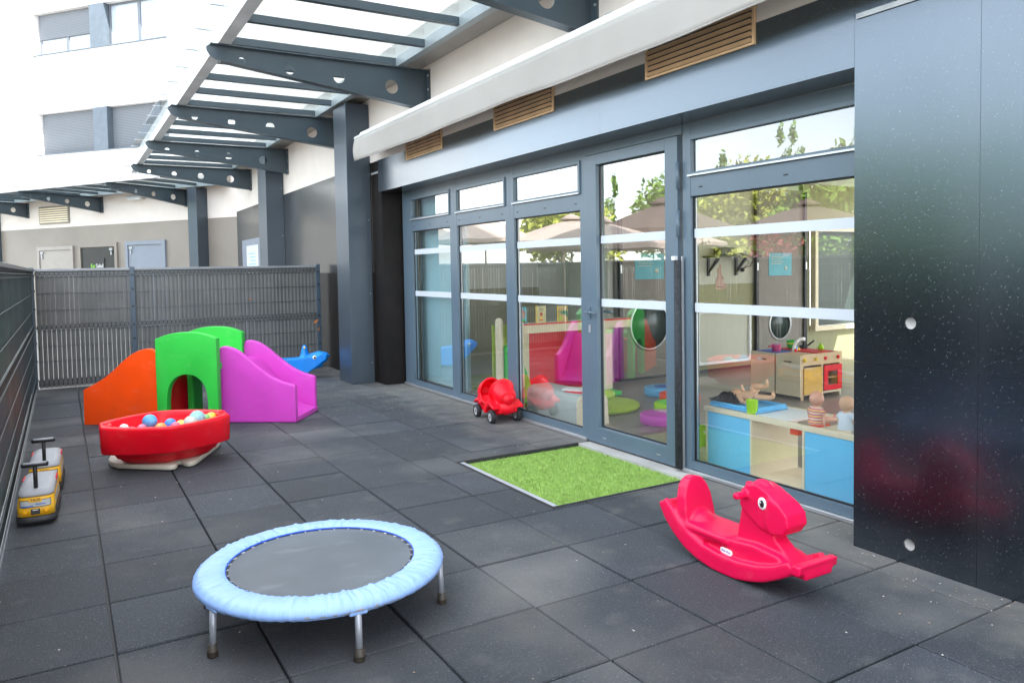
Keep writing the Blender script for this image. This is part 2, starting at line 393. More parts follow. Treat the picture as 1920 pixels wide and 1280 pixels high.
# dust, grit and crumbs lying on the tiles
bm = NB()
def crumb(x, y, s, mi):
    z = .003; n = random.randint(4, 6); a0 = random.random()*6
    top = [bm.verts.new((x+s*random.uniform(.6, 1)*math.cos(a0+6.283*k/n), y+s*random.uniform(.5, 1)*math.sin(a0+6.283*k/n), z)) for k in range(n)]
    c = bm.verts.new((x, y, z+s*.5))
    for k in range(n): bm.faces.new((top[k], top[(k+1) % n], c)).material_index = mi
for _ in range(520):
    x, y = random.uniform(-.4, 3.1), random.uniform(-1.6, 7.5)
    if x > 2.2 and .45 < y < 1.85: continue
    crumb(x, y, random.choice((.0015, .002, .0025, .003, .006)), random.choice((0, 0, 1)))
for _ in range(700):
    y = random.uniform(-1.6, 5.6); x = (3.16 if y < -.77 else 3.42)-abs(random.gauss(0, .16))
    if x > 2.2 and .45 < y < 1.85: continue
    crumb(x, y, random.choice((.003, .004, .005)), random.choice((0, 1, 1)))
for _ in range(350):
    crumb(random.gauss(2.75, .35), random.gauss(4.6, .7), random.choice((.003, .004, .006)), random.choice((0, 0, 1)))
M['crumb_pale'] = mat('crumb_pale', (.50, .46, .43), .9); M['crumb_tan'] = mat('crumb_tan', (.32, .24, .17), .9)
tagd(obj('grit', bm, ['crumb_pale', 'crumb_tan']), 'pale grit and crumbs scattered over the rubber tiles', 'grit', kind='stuff')

# ================================================================== NEAR BUILDING
WX, FXX = 3.17, 3.45
nb = thing('nursery_building', 'nursery building with glossy black ground floor, cream upper wall and blue grey glazed front', 'building', (3.17, 2, 0))
def wallpanel(y0, y1, z0, z1, m='wall_black', x=WX, holes=(), name='wall_panel', th=.045):
    g = .0007
    return obj(name, prism(NB(), [(y0+g, z0+g), (y1-g, z0+g), (y1-g, z1-g), (y0+g, z1-g)], (x, 0, 0), Y_, Z_, th, holes=holes), m, nb)
# right wall, cast in bays with formwork holes
yj = [-.77, -1.353, -2.6, -3.85, -5.1, -8]
for a, b in zip(yj, yj[1:]):
    yc = -1.055 if a == -.77 else (a+b)/2
    wallpanel(b, a, -.02, .907, holes=[circ(yc, .093, .027)])
    wallpanel(b, a, .907, 2.55, holes=[circ(yc, 1.106, .027)])
    wallpanel(b, a, 2.55, 2.69)
    for z in (.093, 1.106):
        h = lathe(NB(), [(0, .022), (.012, .020), (.024, .008), (.0265, .0), (.0265, .04)], (WX+.006, yc, z), 18, 'X')
        obj('tie_hole', h, 'concrete', nb)
obj('wall_core', bx(WX+.03, -8, -.03, 3.78, -.776, 2.69), 'concrete', nb)
obj('flashing', bx(WX-.010, -3.4, 2.532, WX-.002, -.785, 2.556), 'galv', nb)
# lintel over the glazing
for a, b in ((-.77, 1.231), (1.231, 5.58)):
    wallpanel(a, b, 2.312, 2.60 if 0 else 2.69, th=.28)
obj('lintel_core', bx(FXX+.002, -.77, 2.335, 3.78, 5.58, 2.69), 'wall_satin', nb)
# pier and the wall beyond it
wallpanel(5.58, 5.872, -.02, 2.69, 'wall_matte', x=3.20, th=.35)
obj('pier_side', bx(3.202, 5.56, -.02, 3.44, 5.578, 2.31), 'wall_matte', nb)
wallpanel(5.874, 9.93, -.02, 1.36, 'wall_matte', 3.172, th=.3); wallpanel(5.874, 9.93, 1.36, 2.69, 'wall_satin', 3.172, th=.3)
wallpanel(9.93, 14.1, -.02, 2.69, 'wall_satin', 3.172, th=.3)
obj('pier_flashing', bx(3.185, 5.60, 2.545, 3.199, 5.86, 2.57), 'galv', nb)
obj('upper_wall', bx(3.178, -5.2, 2.692, 10.6, 14.1, 15.5), 'cream_render', nb)
obj('upper_wall', bx(3.178, -16, 2.692, 4.1, -5.202, 15.5), 'cream_render', nb)  # unseen thin wing, shaped to shade the courtyard yet pass sun indoors
# louvred vents half hidden by the awning
for y0, y1 in ((-.17, .73), (1.80, 2.73), (3.79, 4.70)):
    bm = NB()
    box(bm, WX-.012, y0, 2.575, WX+.004, y0+.018, 2.86); box(bm, WX-.012, y1-.018, 2.575, WX+.004, y1, 2.86)
    box(bm, WX-.012, y0+.018, 2.575, WX+.004, y1-.018, 2.588)
    v = obj('vent', bm, 'louver', nb); bm = NB()
    for k in range(8):
        z = 2.592+k*.034
        T = Matrix.Translation((WX-.010, 0, z+.010)) @ Matrix.Rotation(R(38), 4, 'Y')
        box(bm, -.016, y0+.019, -.002, .018, y1-.019, .002, T=T)
    obj('louvre', bm, 'louver', v)
    obj('vent_back', bx(WX-.0035, y0+.018, 2.588, WX-.002, y1-.018, 2.86), 'frame_dark', v)
# steel clad columns
for nm, x0, x1, y0, y1 in (('c', 2.88, 3.172, 5.86, 6.33), ('c', 2.88, 3.172, 10.07, 10.66)):
    bm = bx(x0, y0, 0, x1, y1, 3.395)
    c = obj('column', bm, 'column_metal', nb, bevel=.004)
    for z in (.25, 1.1, 2.0, 2.8): obj('rivet', lathe(NB(), [(0, -.004), (.006, -.003), (.007, 0)], (x1-.03, y0, z), 8, 'Y'), 'galv', c)
# glass door with a notice far down the wall
dd = obj('side_door', bx(3.158, 11.75, 0, 3.171, 13.55, 2.05), 'fardoor_blue', nb)
obj('notice', bx(3.152, 12.05, .9, 3.157, 13.1, 1.92), 'tape_white', dd)
bm = NB()
for k in range(7): box(bm, 3.1485, 12.3, 1.75-k*.07, 3.1515, 12.9-.1*(k % 3), 1.765-k*.07)
obj('notice_text', bm, 'teal', dd)

# ------------------------------------------------------------------ glazed front
GX = 3.478
def stripe(p, y0, y1, top=(1.562, 1.622)):
    for z0, z1 in ((1.076, 1.136), top): obj('frosted_stripe', bx(GX-.0030, y0, z0, GX-.0014, y1, z1), 'tape_white', p)
def sash(p, y0, y1, z0, z1, drip=True):
    bm = NB(); t = .028; x0, x1 = 3.437, 3.47
    box(bm, x0, y0, z0, x1, y0+t, z1); box(bm, x0, y1-t, z0, x1, y1, z1)
    box(bm, x0, y0+t, z0, x1, y1-t, z0+t); box(bm, x0, y0+t, z1-t, x1, y1-t, z1)
    s = obj('vent_sash', bm, 'frame_blue', p, bevel=.002)
    if drip: obj('drip_bar', bx(3.428, y0+.004, z0+.001, 3.4365, y1-.004, z0+.012), 'alu', s)
    obj('gasket', prism(NB(), [(y0+t-.006, z0+t-.006), (y1-t+.006, z0+t-.006), (y1-t+.006, z1-t+.006), (y0+t-.006, z1-t+.006)], (3.4705, 0, 0), Y_, Z_, .004,
        holes=[[(y0+t+.006, z0+t+.006), (y1-t-.006, z0+t+.006), (y1-t-.006, z1-t-.006), (y0+t+.006, z1-t-.006)]]), 'black', s)
    obj('pane', bx(3.4615, y0+t-.002, z0+t-.002, 3.4625, y1-t+.002, z1-t+.002), 'clear', s)
def bay(y0, y1, yl, yr):
    """y0..y1 glass; yl, yr outer limits of the frame posts"""
    bm = NB()
    box(bm, FXX, yl, 0, 3.52, y0, 2.312); box(bm, FXX, y1, 0, 3.52, yr, 2.312)
    box(bm, FXX+.002, y0, .03, 3.52, y1, .082)
    box(bm, FXX+.002, y0, 1.835, 3.52, y1, 1.972)
    box(bm, FXX+.002, y0, 2.215, 3.52, y1, 2.312)
    f = obj('window', bm, 'frame_blue', nb)
    obj('sill', bx(3.425, yl+.002, .004, 3.449, yr-.002, .028), 'alu', f, bevel=.003)
    obj('gasket', prism(NB(), [(y0+.001, .083), (y1-.001, .083), (y1-.001, 1.834), (y0+.001, 1.834)], (GX-.004, 0, 0), Y_, Z_, .010,
        holes=[[(y0+.010, .092), (y1-.010, .092), (y1-.010, 1.824), (y0+.010, 1.824)]]), 'black', f)
    obj('pane', bx(GX, y0+.002, .083, GX+.001, y1-.002, 1.834), 'clear', f)
    sash(f, y0-.012, y1+.012, 1.962, 2.226)
    stripe(f, y0+.011, y1-.011)
    b2 = NB()
    for k in (.06, .5, .94):
        yy = y0+(y1-y0)*k; box(b2, FXX-.0005, yy-.016, 1.885, FXX+.0015, yy+.016, 1.893)
    obj('drain_cap', b2, 'black', f)
    b2 = NB()   # inner silver spacer seen through the glass edge
    box(b2, GX+.004, y1-.020, .09, GX+.012, y1-.012, 1.83)
    obj('spacer', b2, 'alu', f)
    return f
bay(4.235, 5.255, 4.15, 5.53)
bay(3.058, 4.07, 2.98, 4.148)
bay(1.869, 2.902, 1.795, 2.978)
bay(-.90, .632, -.98, .70)
obj('frame_head', bx(FXX-.006, .702, 2.25, 3.52, 1.793, 2.312), 'frame_blue', nb)
# door leaf
dr = NB(); ya_, yb_ = .742, 1.788
box(dr, 3.438, ya_, .012, 3.50, .865, 2.245); box(dr, 3.438, 1.644, .012, 3.50, yb_, 2.245)
box(dr, 3.438, .865, .012, 3.50, 1.644, .135); box(dr, 3.438, .865, 2.165, 3.50, 1.644, 2.245)
door = obj('door', dr, 'frame_blue', nb, bevel=.002)
obj('pane', bx(GX, .867, .137, GX+.001, 1.642, 2.163), 'clear', door)
obj('gasket', prism(NB(), [(.866, .136), (1.643, .136), (1.643, 2.164), (.866, 2.164)], (GX-.006, 0, 0), Y_, Z_, .012,
    holes=[[(.874, .145), (1.635, .145), (1.635, 2.156), (.874, 2.156)]]), 'black', door)
stripe(door, .875, 1.634)
bm = NB(); tube(bm, [(3.436, 1.74, 1.03), (3.40, 1.74, 1.03), (3.388, 1.73, 1.03), (3.386, 1.62, 1.03)], .010, 10)
box(bm, 3.428, 1.725, .98, 3.437, 1.755, 1.07); tube(bm, [(3.505, 1.74, 1.03), (3.545, 1.74, 1.03), (3.555, 1.70, 1.03), (3.556, 1.60, 1.03)], .010, 10)
obj('handle', bm, 'frame_blue', door)
bm = lathe(NB(), [(0, .006), (.010, .006), (.011, 0)], (3.432, 1.74, .90), 12, 'X'); box(bm, 3.434, 1.728, .87, 3.4372, 1.752, .93)
obj('lock', bm, 'alu', door)
for z in (1.98, 1.66, .25):
    bm = NB(); tube(bm, [(3.425, .722, z-.09), (3.425, .722, z+.09)], .013, 12); obj('hinge', bm, 'frame_blue', door)
for z0, z1 in ((.02, 1.42),):
    bm = NB(); tube(bm, [(3.418, .722, z0), (3.418, .722, z1)], .026, 12)
    obj('finger_guard', bm, 'brush', door)
    obj('guard_clip', bx(3.405, .742, z1, 3.437, .768, z1+.026), 'white', door)
    obj('guard_rail', bx(3.424, .684, z0, 3.438, .694, z1+.024), 'alu', door)
obj('drain_cap', box(bx(3.437, 1.55, .06, 3.4385, 1.59, .068), 3.437, .93, .06, 3.4385, .97, .068), 'alu', door)
obj('door_threshold', bx(3.33, .53, -.02, 3.447, 1.775, .0), 'concrete', nb)

# ------------------------------------------------------------------ rooms behind the glass
obj('room_floor', bx(3.47, -5, -.02, 10.5, 5.8, .001), 'vinyl', nb)
obj('ceiling', bx(3.53, -5, 2.5, 10.5, 5.8, 2.55), 'ceiling', nb)
obj('interior_wall', bx(3.53, 5.75, 0, 5.55, 5.85, 1.12), 'olive', nb)
obj('interior_wall', bx(3.53, 5.752, 1.12, 5.55, 5.85, 2.5), 'greige', nb)
obj('interior_wall', bx(5.52, 4.2, 0, 5.6, 5.75, 2.5), 'greige', nb)
obj('interior_wall', bx(6.78, 4.12, 0, 7.93, 4.2, 1.13), 'olive', nb)
obj('interior_wall', bx(6.78, 4.122, 1.13, 7.93, 4.2, 2.5), 'cream_wall', nb)
obj('interior_wall', bx(8.92, 4.12, 0, 10.5, 4.2, .42), 'olive', nb)
obj('interior_wall', bx(8.92, 4.12, 1.9, 10.5, 4.2, 2.5), 'olive', nb)
obj('interior_wall', box(bx(8.92, 4.12, .42, 9.06, 4.2, 1.9), 10.3, 4.12, .42, 10.5, 4.2, 1.9), 'olive', nb)
iw = obj('interior_window', prism(NB(), [(9.06, .42), (10.3, .42), (10.3, 1.9), (9.06, 1.9)], (0, 4.10, 0), X_, Z_, .08, holes=[[(9.12, .48), (10.24, .48), (10.24, 1.84), (9.12, 1.84)]]), 'wood_pale', nb)
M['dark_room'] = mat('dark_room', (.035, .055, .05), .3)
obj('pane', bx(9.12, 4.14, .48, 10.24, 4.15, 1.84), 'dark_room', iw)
obj('interior_wall', bx(10.5, -5, 0, 10.6, 5.8, .35), 'olive', nb)  # unseen wall, opening above it added to bring daylight into the room
obj('interior_wall', bx(3.8, -5.1, 0, 10.5, -5, .4), 'cream_wall', nb); obj('interior_wall', bx(3.8, -5.1, .4, 4.6, -5, 2.5), 'cream_wall', nb)  # unseen wall left mostly open, added gap lets sun brighten the room
obj('interior_wall', bx(10.5, -5, 2.42, 10.6, 5.8, 2.5), 'cream_wall', nb)
obj('rear_wall', bx(3.50, 5.86, -.02, 10.6, 5.872, 2.69), 'concrete', nb)  # unseen closing wall, added to keep stray sunlight out of the rooms
def porthole_panel(x0, x1, cx, cz, r):
    p = obj('partition', prism(NB(), [(x0, .03), (x1, .03), (x1, 2.4), (x0, 2.4)], (0, 4.15, 0), X_, Z_, .05, holes=[circ(cx, cz, r, 32)]), 'taupe', nb)
    ring = lathe(NB(), [(r-.01, -.056), (r+.022, -.056), (r+.022, -.050), (r-.01, -.050)], (cx, 4.15, cz), 32, 'Y', cap=False)
    obj('porthole_ring', ring, 'alu', p)
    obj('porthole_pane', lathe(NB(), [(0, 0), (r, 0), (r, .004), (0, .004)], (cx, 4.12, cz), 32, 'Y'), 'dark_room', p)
    return p
porthole_panel(5.62, 6.77, 6.08, .66, .30); porthole_panel(7.94, 8.9, 8.42, .55, .21)
for x in (5.61, 7.935, 8.91):
    bm = bx(x-.022, 4.06, .02, x+.022, 4.10, 2.38); q = obj('track_post', bm, 'black', nb)
    obj('bolt_plate', bx(x-.012, 4.055, 1.30, x+.012, 4.0595, 1.40), 'alu', q)
obj('partition_foot', bx(5.6, 4.10, 0, 8.9, 4.2, .03), 'frame_dark', nb)
blue = obj('inner_panel', bx(3.62, 4.22, .06, 3.66, 5.36, 2.28), 'pane_blue', nb)
obj('pull', bx(3.60, 4.30, .62, 3.62, 4.325, .86), 'tape_white', blue)
obj('panel_edge', bx(3.59, 5.365, .05, 3.66, 5.385, 2.28), 'alu', blue)

# ------------------------------------------------------------------ glass canopy
def bracket_bm(T, L=2.13, h0=.385):
    """side plate in local x (wall 0 -> tip L), z up; T places it"""
    prof = [(0, 0), (L-.02, 0), (L, -.02), (L-.004, -.05), (L-.03, -.095), (L-.085, -.125), (0, -h0)]
    # four round openings growing towards the wall
    holes = [circ(L-1.87 if 0 else a, -b, r, 20) for a, b, r in ((.392, .190, .068), (.93, .158, .055), (1.40, .138, .044), (1.83, .112, .034))]
    bm = prism(NB(), prof, (0, .004, 0), X_, Z_, .008, holes=holes)
    # flanges along the top and the bottom edge
    box(bm, 0, -.05, .0, L-.03, .05, .010)
    a = math.atan2(h0-.125, L-.085); ln = math.hypot(h0-.125, L-.085)
    box(bm, 0, -.05, -.010, ln-.03, .05, 0, T=Matrix.Translation((0, 0, -h0)) @ Matrix.Rotation(-a, 4, 'Y'))
    box(bm, .0, -.075, -h0-.015, .014, .075, .012)
    for v in bm.verts: v.co = T @ v.co
    return bm
def bolts_bm(T, h0=.385):
    bm = NB()
    for z in (-.05, -.19, -h0+.04):
        for y in (-.055, .055): lathe(bm, [(0, .014), (.010, .012), (.011, 0)], (.014, y, z), 8, 'X')
    for v in bm.verts: v.co = T @ v.co
    return bm
def canopy(name, label, o, along, outw, s0, s1, brs, zt=3.40, flip=1):
    """along = unit vector down the wall, outw = unit vector away from the wall"""
    o, al, ow = Vector(o), Vector(along), Vector(outw)
    cn = thing(name, label, 'canopy', o)
    def TT(s): 
        m = Matrix((ow, ow.cross(Vector(Z_))*-1, Vector(Z_))).transposed().to_4x4(); m.translation = o+al*s+Vector((0, 0, zt)); return m
    def slab(n0, n1, sa, sb, z0, z1):
        bm = NB(); c = [(n, s) for n in (n0, n1) for s in (sa, sb)]
        vs = [bm.verts.new(o+ow*n+al*s+Vector((0, 0, z))) for n, s in c for z in (z0, z1)]
        for f in ((0, 1, 3, 2), (4, 6, 7, 5), (0, 4, 5, 1), (2, 3, 7, 6), (0, 2, 6, 4), (1, 5, 7, 3)): bm.faces.new([vs[i] for i in f])
        return bm
    for s in brs:
        b = obj('bracket', bracket_bm(TT(s)), 'anthracite', cn); obj('bolt', bolts_bm(TT(s)), 'galv', b)
    obj('outer_rail', slab(1.925, 2.035, s0, s1, zt+.012, zt+.115), 'rail_pale', cn, bevel=.004)
    obj('inner_rail', slab(.27, .34, s0, s1, zt+.012, zt+.115), 'rail_mid', cn, bevel=.004)
    obj('gutter', slab(.004, .268, s0, s1, zt+.06, zt+.30), 'soffit', cn)
    d = .7075; k = math.ceil((s0-brs[0])/d); s = brs[0]+k*d
    pts = []
    while s < s1: pts.append(s); s += d
    for s in pts: obj('glazing_bar', slab(.342, 1.924, s-.028, s+.028, zt+.035, zt+.100), 'anthracite', cn)
    for a, b in zip([s0]+pts, pts+[s1]):
        if b-a > .05:
            obj('glass_panel', slab(.29, 2.20, a+.004, b-.004, zt+.118, zt+.128), 'canopy_glass', cn)
    for s in pts: obj('edge_clip', slab(2.03, 2.215, s-.010, s+.010, zt+.131, zt+.140), 'galv', cn)
    return cn
M['rail_pale'] = mat('rail_pale', (.78, .80, .80), .35, .15, 3); M['rail_mid'] = mat('rail_mid', (.26, .30, .31), .35, .15, 3)
M['soffit'] = mat('soffit', (.30, .28, .25), .5, .1, 3)
M['edge_white'] = mat('edge_white', (.62, .70, .68), .35, .05)
canopy('glass_canopy', 'long glass canopy on perforated steel brackets fixed above the nursery glazing', (3.178, 0, 0), Y_, (-1, 0, 0), -1.9, 14.0, [-1.5, 1.31, 4.13, 6.95, 9.77, 12.6])

# ------------------------------------------------------------------ awning
aw = thing('awning', 'off white fabric awning rolled up above the glazed doors with hanging valance', 'awning', (3.0, 2.5, 2.9))
bm = NB(); n = 90; rows = 7; G = []
for i in range(n+1):
    y = 5.53-i*(6.9/n); wv = .010*math.sin(y*2.1)+.005*math.sin(y*5.3+1); e = max(0, 1-i/4)
    G.append([bm.verts.new((2.872-.012*t-.004*math.sin(t*3.1)*(1+4*e)+wv*t*.25, y-.03*t*e, 2.905-(.262+wv*.7)*t)) for t in [k/rows for k in range(rows+1)]])
for A, B in zip(G, G[1:]):
    for k in range(rows): bm.faces.new((A[k], A[k+1], B[k+1], B[k]))
v = obj('valance', bm, 'fabric_white', aw, smooth=True); md = v.modifiers.new('t', 'SOLIDIFY'); md.thickness = .002; md.offset = 0
obj('hem', tube(NB(), [(2.8585, 5.5-k*.1, 2.648-.7*.262/.262*(.010*math.sin((5.5-k*.1)*2.1)+.005*math.sin((5.5-k*.1)*5.3+1))) for k in range(69)], .004, 6), 'fabric_white', aw)
bm = NB(); tube(bm, [(2.888, -1.38, 2.922), (2.888, 5.54, 2.922)], .020, 12); obj('front_bar', bm, 'white', aw)
pr = [(2.90, 2.93), (2.93, 2.985), (3.0, 3.015), (3.12, 3.01), (3.16, 2.98), (3.165, 2.90), (3.0, 2.885), (2.92, 2.895)]
obj('cassette', prism(NB(), pr, (0, 5.49, 0), X_, Z_, 6.87), 'white', aw, bevel=.004)
bm = NB()
for y in (5.2, 3.0, .9, -.9): box(bm, 3.0, y-.03, 3.016, 3.05, y+.03, 3.03)
obj('mounting_clip', bm, 'alu', aw)

# ================================================================== FENCES
def fence(name, label, o, along, inw, L, posts, H=1.47, gapx=None, m='slat', capm='cap_rail', see=.35):
    o, al, iw_ = Vector(o), Vector(along), Vector(inw)
    T = Matrix((al, iw_, Vector(Z_))).transposed().to_4x4(); T.translation = o
    f = thing(name, label, 'fence', o)
    def fin(bm):
        for v in bm.verts: v.co = T @ v.co
        return bm
    # woven pvc slats, slightly uneven
    bm = NB(); bk = NB(); p = .05; n = int(L/p); rnd = random.Random(3)
    for k in range(n):
        x = k*p+.002; sh = rnd.uniform(-.0012, .0012); tw = rnd.uniform(-.0012, .0012)
        lowgap = .0055 if (gapx and x < gapx) else (.0018 if m != 'slat_dark' or rnd.random() > .15 else .009)
        for z0, z1, g in ((.125, .72, lowgap), (.79, 1.375, .001 if rnd.random() > (.16 if m == 'slat_dark' else .07) else (.009 if m == 'slat_dark' else .004))):
            a = x+g/2+sh; b = x+p-g/2+sh
            vs = [bm.verts.new((a, tw, z0)), bm.verts.new(((a+b)/2, .0038+tw, z0)), bm.verts.new((b, -tw, z0))]
            v2 = [bm.verts.new((v.co.x+rnd.uniform(-.001, .001), v.co.y, z1)) for v in vs]
            bm.faces.new((vs[0], vs[1], v2[1], v2[0])); bm.faces.new((vs[1], vs[2], v2[2], v2[1]))
        for z0, z1 in ((.02, .125), (.72, .79), (1.375, H-.03)):
            box(bm, x+.0035, .006, z0, x+p-.0035, .010, z1)
            box(bm, x-.006, .0115, z0+.012, x+.006, .0125, z1-.012, 1)  # dark box stands in for the shadowed hole between slats
    obj('slats', fin(bm), [m, 'frame_dark'], f)
    # folded wire mesh: horizontal pairs and vertical rods
    bm = NB()
    for z in (.015, .125, .34, .525, .716, .79, .966, 1.17, 1.373, H-.035):
        tube(bm, [(0, .014, z), (L, .014, z)], .0032, 5)
    for z0, z1 in ((.015, .125), (.716, .79), (1.373, H-.035)):
        tube(bm, [(0, .032, (z0+z1)/2), (L, .032, (z0+z1)/2)], .0032, 5)
    obj('wire_mesh', fin(bm), 'mesh_wire', f)
    box_ = bx(-.02, -.022, H-.03, L+.02, .028, H); obj('cap_rail', fin(box_), capm, f, bevel=.003)
    for x in posts:
        bm = bx(x-.028, -.03, -.03, x+.028, .034, H+.015); q = obj('post', fin(bm), 'post_blue', f, bevel=.003)
        b2 = NB()
        for z in (.12, .35, .57, .75, .98, 1.2, 1.38): box(b2, x-.012, .0345, z-.012, x+.012, .040, z+.012)
        obj('fixing', fin(b2), 'frame_dark', q)
    return f
M['post_blue'] = mat('post_blue', (.055, .085, .115), .4, .1, 4)
fence('slatted_fence', 'grey slatted mesh fence across the far end behind the play slide', (-.40, 7.80, 0), X_, (0, -1, 0), 3.47, [1.055, 3.455], gapx=1.1)
fence('slatted_fence', 'dark slatted mesh fence running down the left edge beside the taxis', (-.445, 7.79, 0), (0, -1, 0), X_, 13.2, [.03, 13.1], m='slat_dark')
# dry leaves caught in the back fence
for (x, z, a, s) in ((3.0, .67, .6, .05), (3.035, .555, 1.2, .032), (2.1, 1.02, .3, .02)):
    bm = NB(); n = 10
    for k in range(n):
        t = k/(n-1)*2-1; wd = .32*s*(1-t*t)+.0008
        vs = [bm.verts.new((t*s, -wd, .2*wd)), bm.verts.new((t*s, 0, 0)), bm.verts.new((t*s, wd, .2*wd))]
        if k:
            bm.faces.new((pv[0], pv[1], vs[1], vs[0])); bm.faces.new((pv[1], pv[2], vs[2], vs[1]))
        pv = vs
    T = Matrix.Translation((x, 7.745, z)) @ Matrix.Rotation(R(80), 4, 'X') @ Matrix.Rotation(a, 4, 'Z')
    for v in bm.verts: v.co = T @ v.co
    o = obj('dry_leaf', bm, 'dry_leaf'); o['group'] = 'dry leaves caught in the back fence'
    tagd(o, {3.0: 'large curled orange dry leaf stuck on the back fence', 3.035: 'small reddish dry leaf low on the back fence beside the dark wall', 2.1: 'tiny dry leaf in the middle of the back fence'}[x], 'leaf')

# ================================================================== FAR BUILDING
A = Vector((2.876, 16.465, 0)); fd = Vector((-.544, .839, 0)).normalized(); fn = Vector((-fd.y, fd.x, 0))
fn = Vector((-.839, -.544, 0)).normalized()
TF = Matrix((fd, -fn, Vector(Z_))).transposed().to_4x4(); TF.translation = A   # local: x along wall, -y towards courtyard, z up
def far(bm):
    for v in bm.verts: v.co = TF @ v.co
    return bm
ap = thing('apartment_building', 'white apartment building beyond the fence with grey ground floor and shuttered windows', 'building', A)
def fo(name, bm, m, parent=None, **k): return obj(name, far(bm), m, parent or ap, **k)
fo('ground_floor_wall', bx(-3, 0, -.1, 8.18, .3, 2.69), 'wall_far')
fo('end_pier', bx(8.18, -.12, -.1, 8.9, .3, 3.6), 'anthracite')
fo('upper_wall', bx(-3, .004, 2.692, 40, 8, 4.2), 'cream_render')
fo('ground_floor_wall', bx(8.9, 0, -.1, 40, .3, 2.69), 'wall_far')
for (x0, x1, zt, mm, fm, sg) in ((5.02, 6.38, 2.08, 'fardoor', 'fardoor', 1), (3.24, 4.60, 2.12, 'black', 'wall_far', -1), (1.44, 2.72, 2.13, 'fardoor_blue', 'fardoor_blue', 1)):
    bm = box(box(bx(x0-.10, -.05, 0, x0, .0, zt+.10), x1, -.05, 0, x1+.10, 0, zt+.10), x0, -.05, zt, x1, 0, zt+.10)
    d = fo('door_frame', bm, fm)
    fo('door_leaf', bx(x0+.01, -.025, 0, x1-.01, -.004, zt-.01), 'door_dark' if mm == 'black' else mm, d) if 0 else fo('door_leaf', bx(x0+.01, -.025, 0, x1-.01, -.004, zt-.01), mm, d)
    xx = x1-.12 if sg > 0 else x0+.12
    fo('closer', box(bx(xx-.06, -.06, zt-.10, xx+.06, -.026, zt-.04), xx-.02, -.055, zt-.22, xx+.02, -.03, zt-.12), 'galv', d)
# shop sign in the dark door: the lettering shows just over the fence
sg = fo('sign_board', bx(3.66, -.040, 1.2, 4.25, -.028, 1.82), 'black')
T = TF @ frameT((4.11, -.042, 1.62), (-1, 0, 0), Z_)
M['sign_green'] = mat('sign_green', (.25, .75, .05), .5); M['sign_white'] = mat('sign_white', (.8, .8, .8), .5)
bm = textbm('Eat', .145, T); obj('lettering', bm, 'sign_green', sg, world=True)
bm = textbm('Salad', .145, TF @ frameT((3.845, -.042, 1.62), (-1, 0, 0), Z_)); obj('lettering', bm, 'sign_white', sg, world=True)
fo('door_plate', bx(1.60, -.030, 1.46, 1.95, -.0255, 1.54), 'sign_white')
bm = bx(5.05, -.03, 2.80, 6.34, .0, 3.28)
vt = fo('grille', bm, 'wall_far'); b2 = NB()
for k in range(7): box(b2, 5.09, -.042, 2.84+k*.06, 6.30, -.031, 2.87+k*.06)
fo('grille_slat', b2, 'slat_pale', vt) if 0 else fo('grille_slat', b2, 'wood_pale', vt)
lm = fo('wall_lamp', bx(2.02, -.16, 3.28, 2.55, 0, 3.36), 'alu', bevel=.01); fo('diffuser', bx(2.05, -.15, 3.262, 2.52, -.01, 3.279), 'white', lm)
fo('column', bx(-.12, -.32, -.1, .18, .0, 3.4), 'column_metal'); 
canopy('glass_canopy', 'far glass canopy turning away along the apartment wall beyond the fence', A+fn*.002, fd, fn, -.9, 20, [.57, 3.73, 6.89, 10.05, 13.2])
# white storeys, slightly turned
P0 = Vector((-.769, 24.754, 0)); a = R(40.1); da = Vector((-math.sin(a), math.cos(a), 0)); na = Vector((-.765, -.644, 0)).normalized()
TA = Matrix((da, -na, Vector(Z_))).transposed().to_4x4(); TA.translation = P0
def ao(name, bm, m, parent=None, **k):
    for v in bm.verts: v.co = TA @ v.co
    return obj(name, bm, m, parent or ap, **k)
DW = .24  # window recess
wins = []
for fl in range(0, 4):
    z0, z1 = 5.08+fl*3.0, 6.33+fl*3.0
    for c in (-2.80, -10.3, 5.2, 13): wins.append((c-2.53, c+2.53, z0, z1, fl, c))
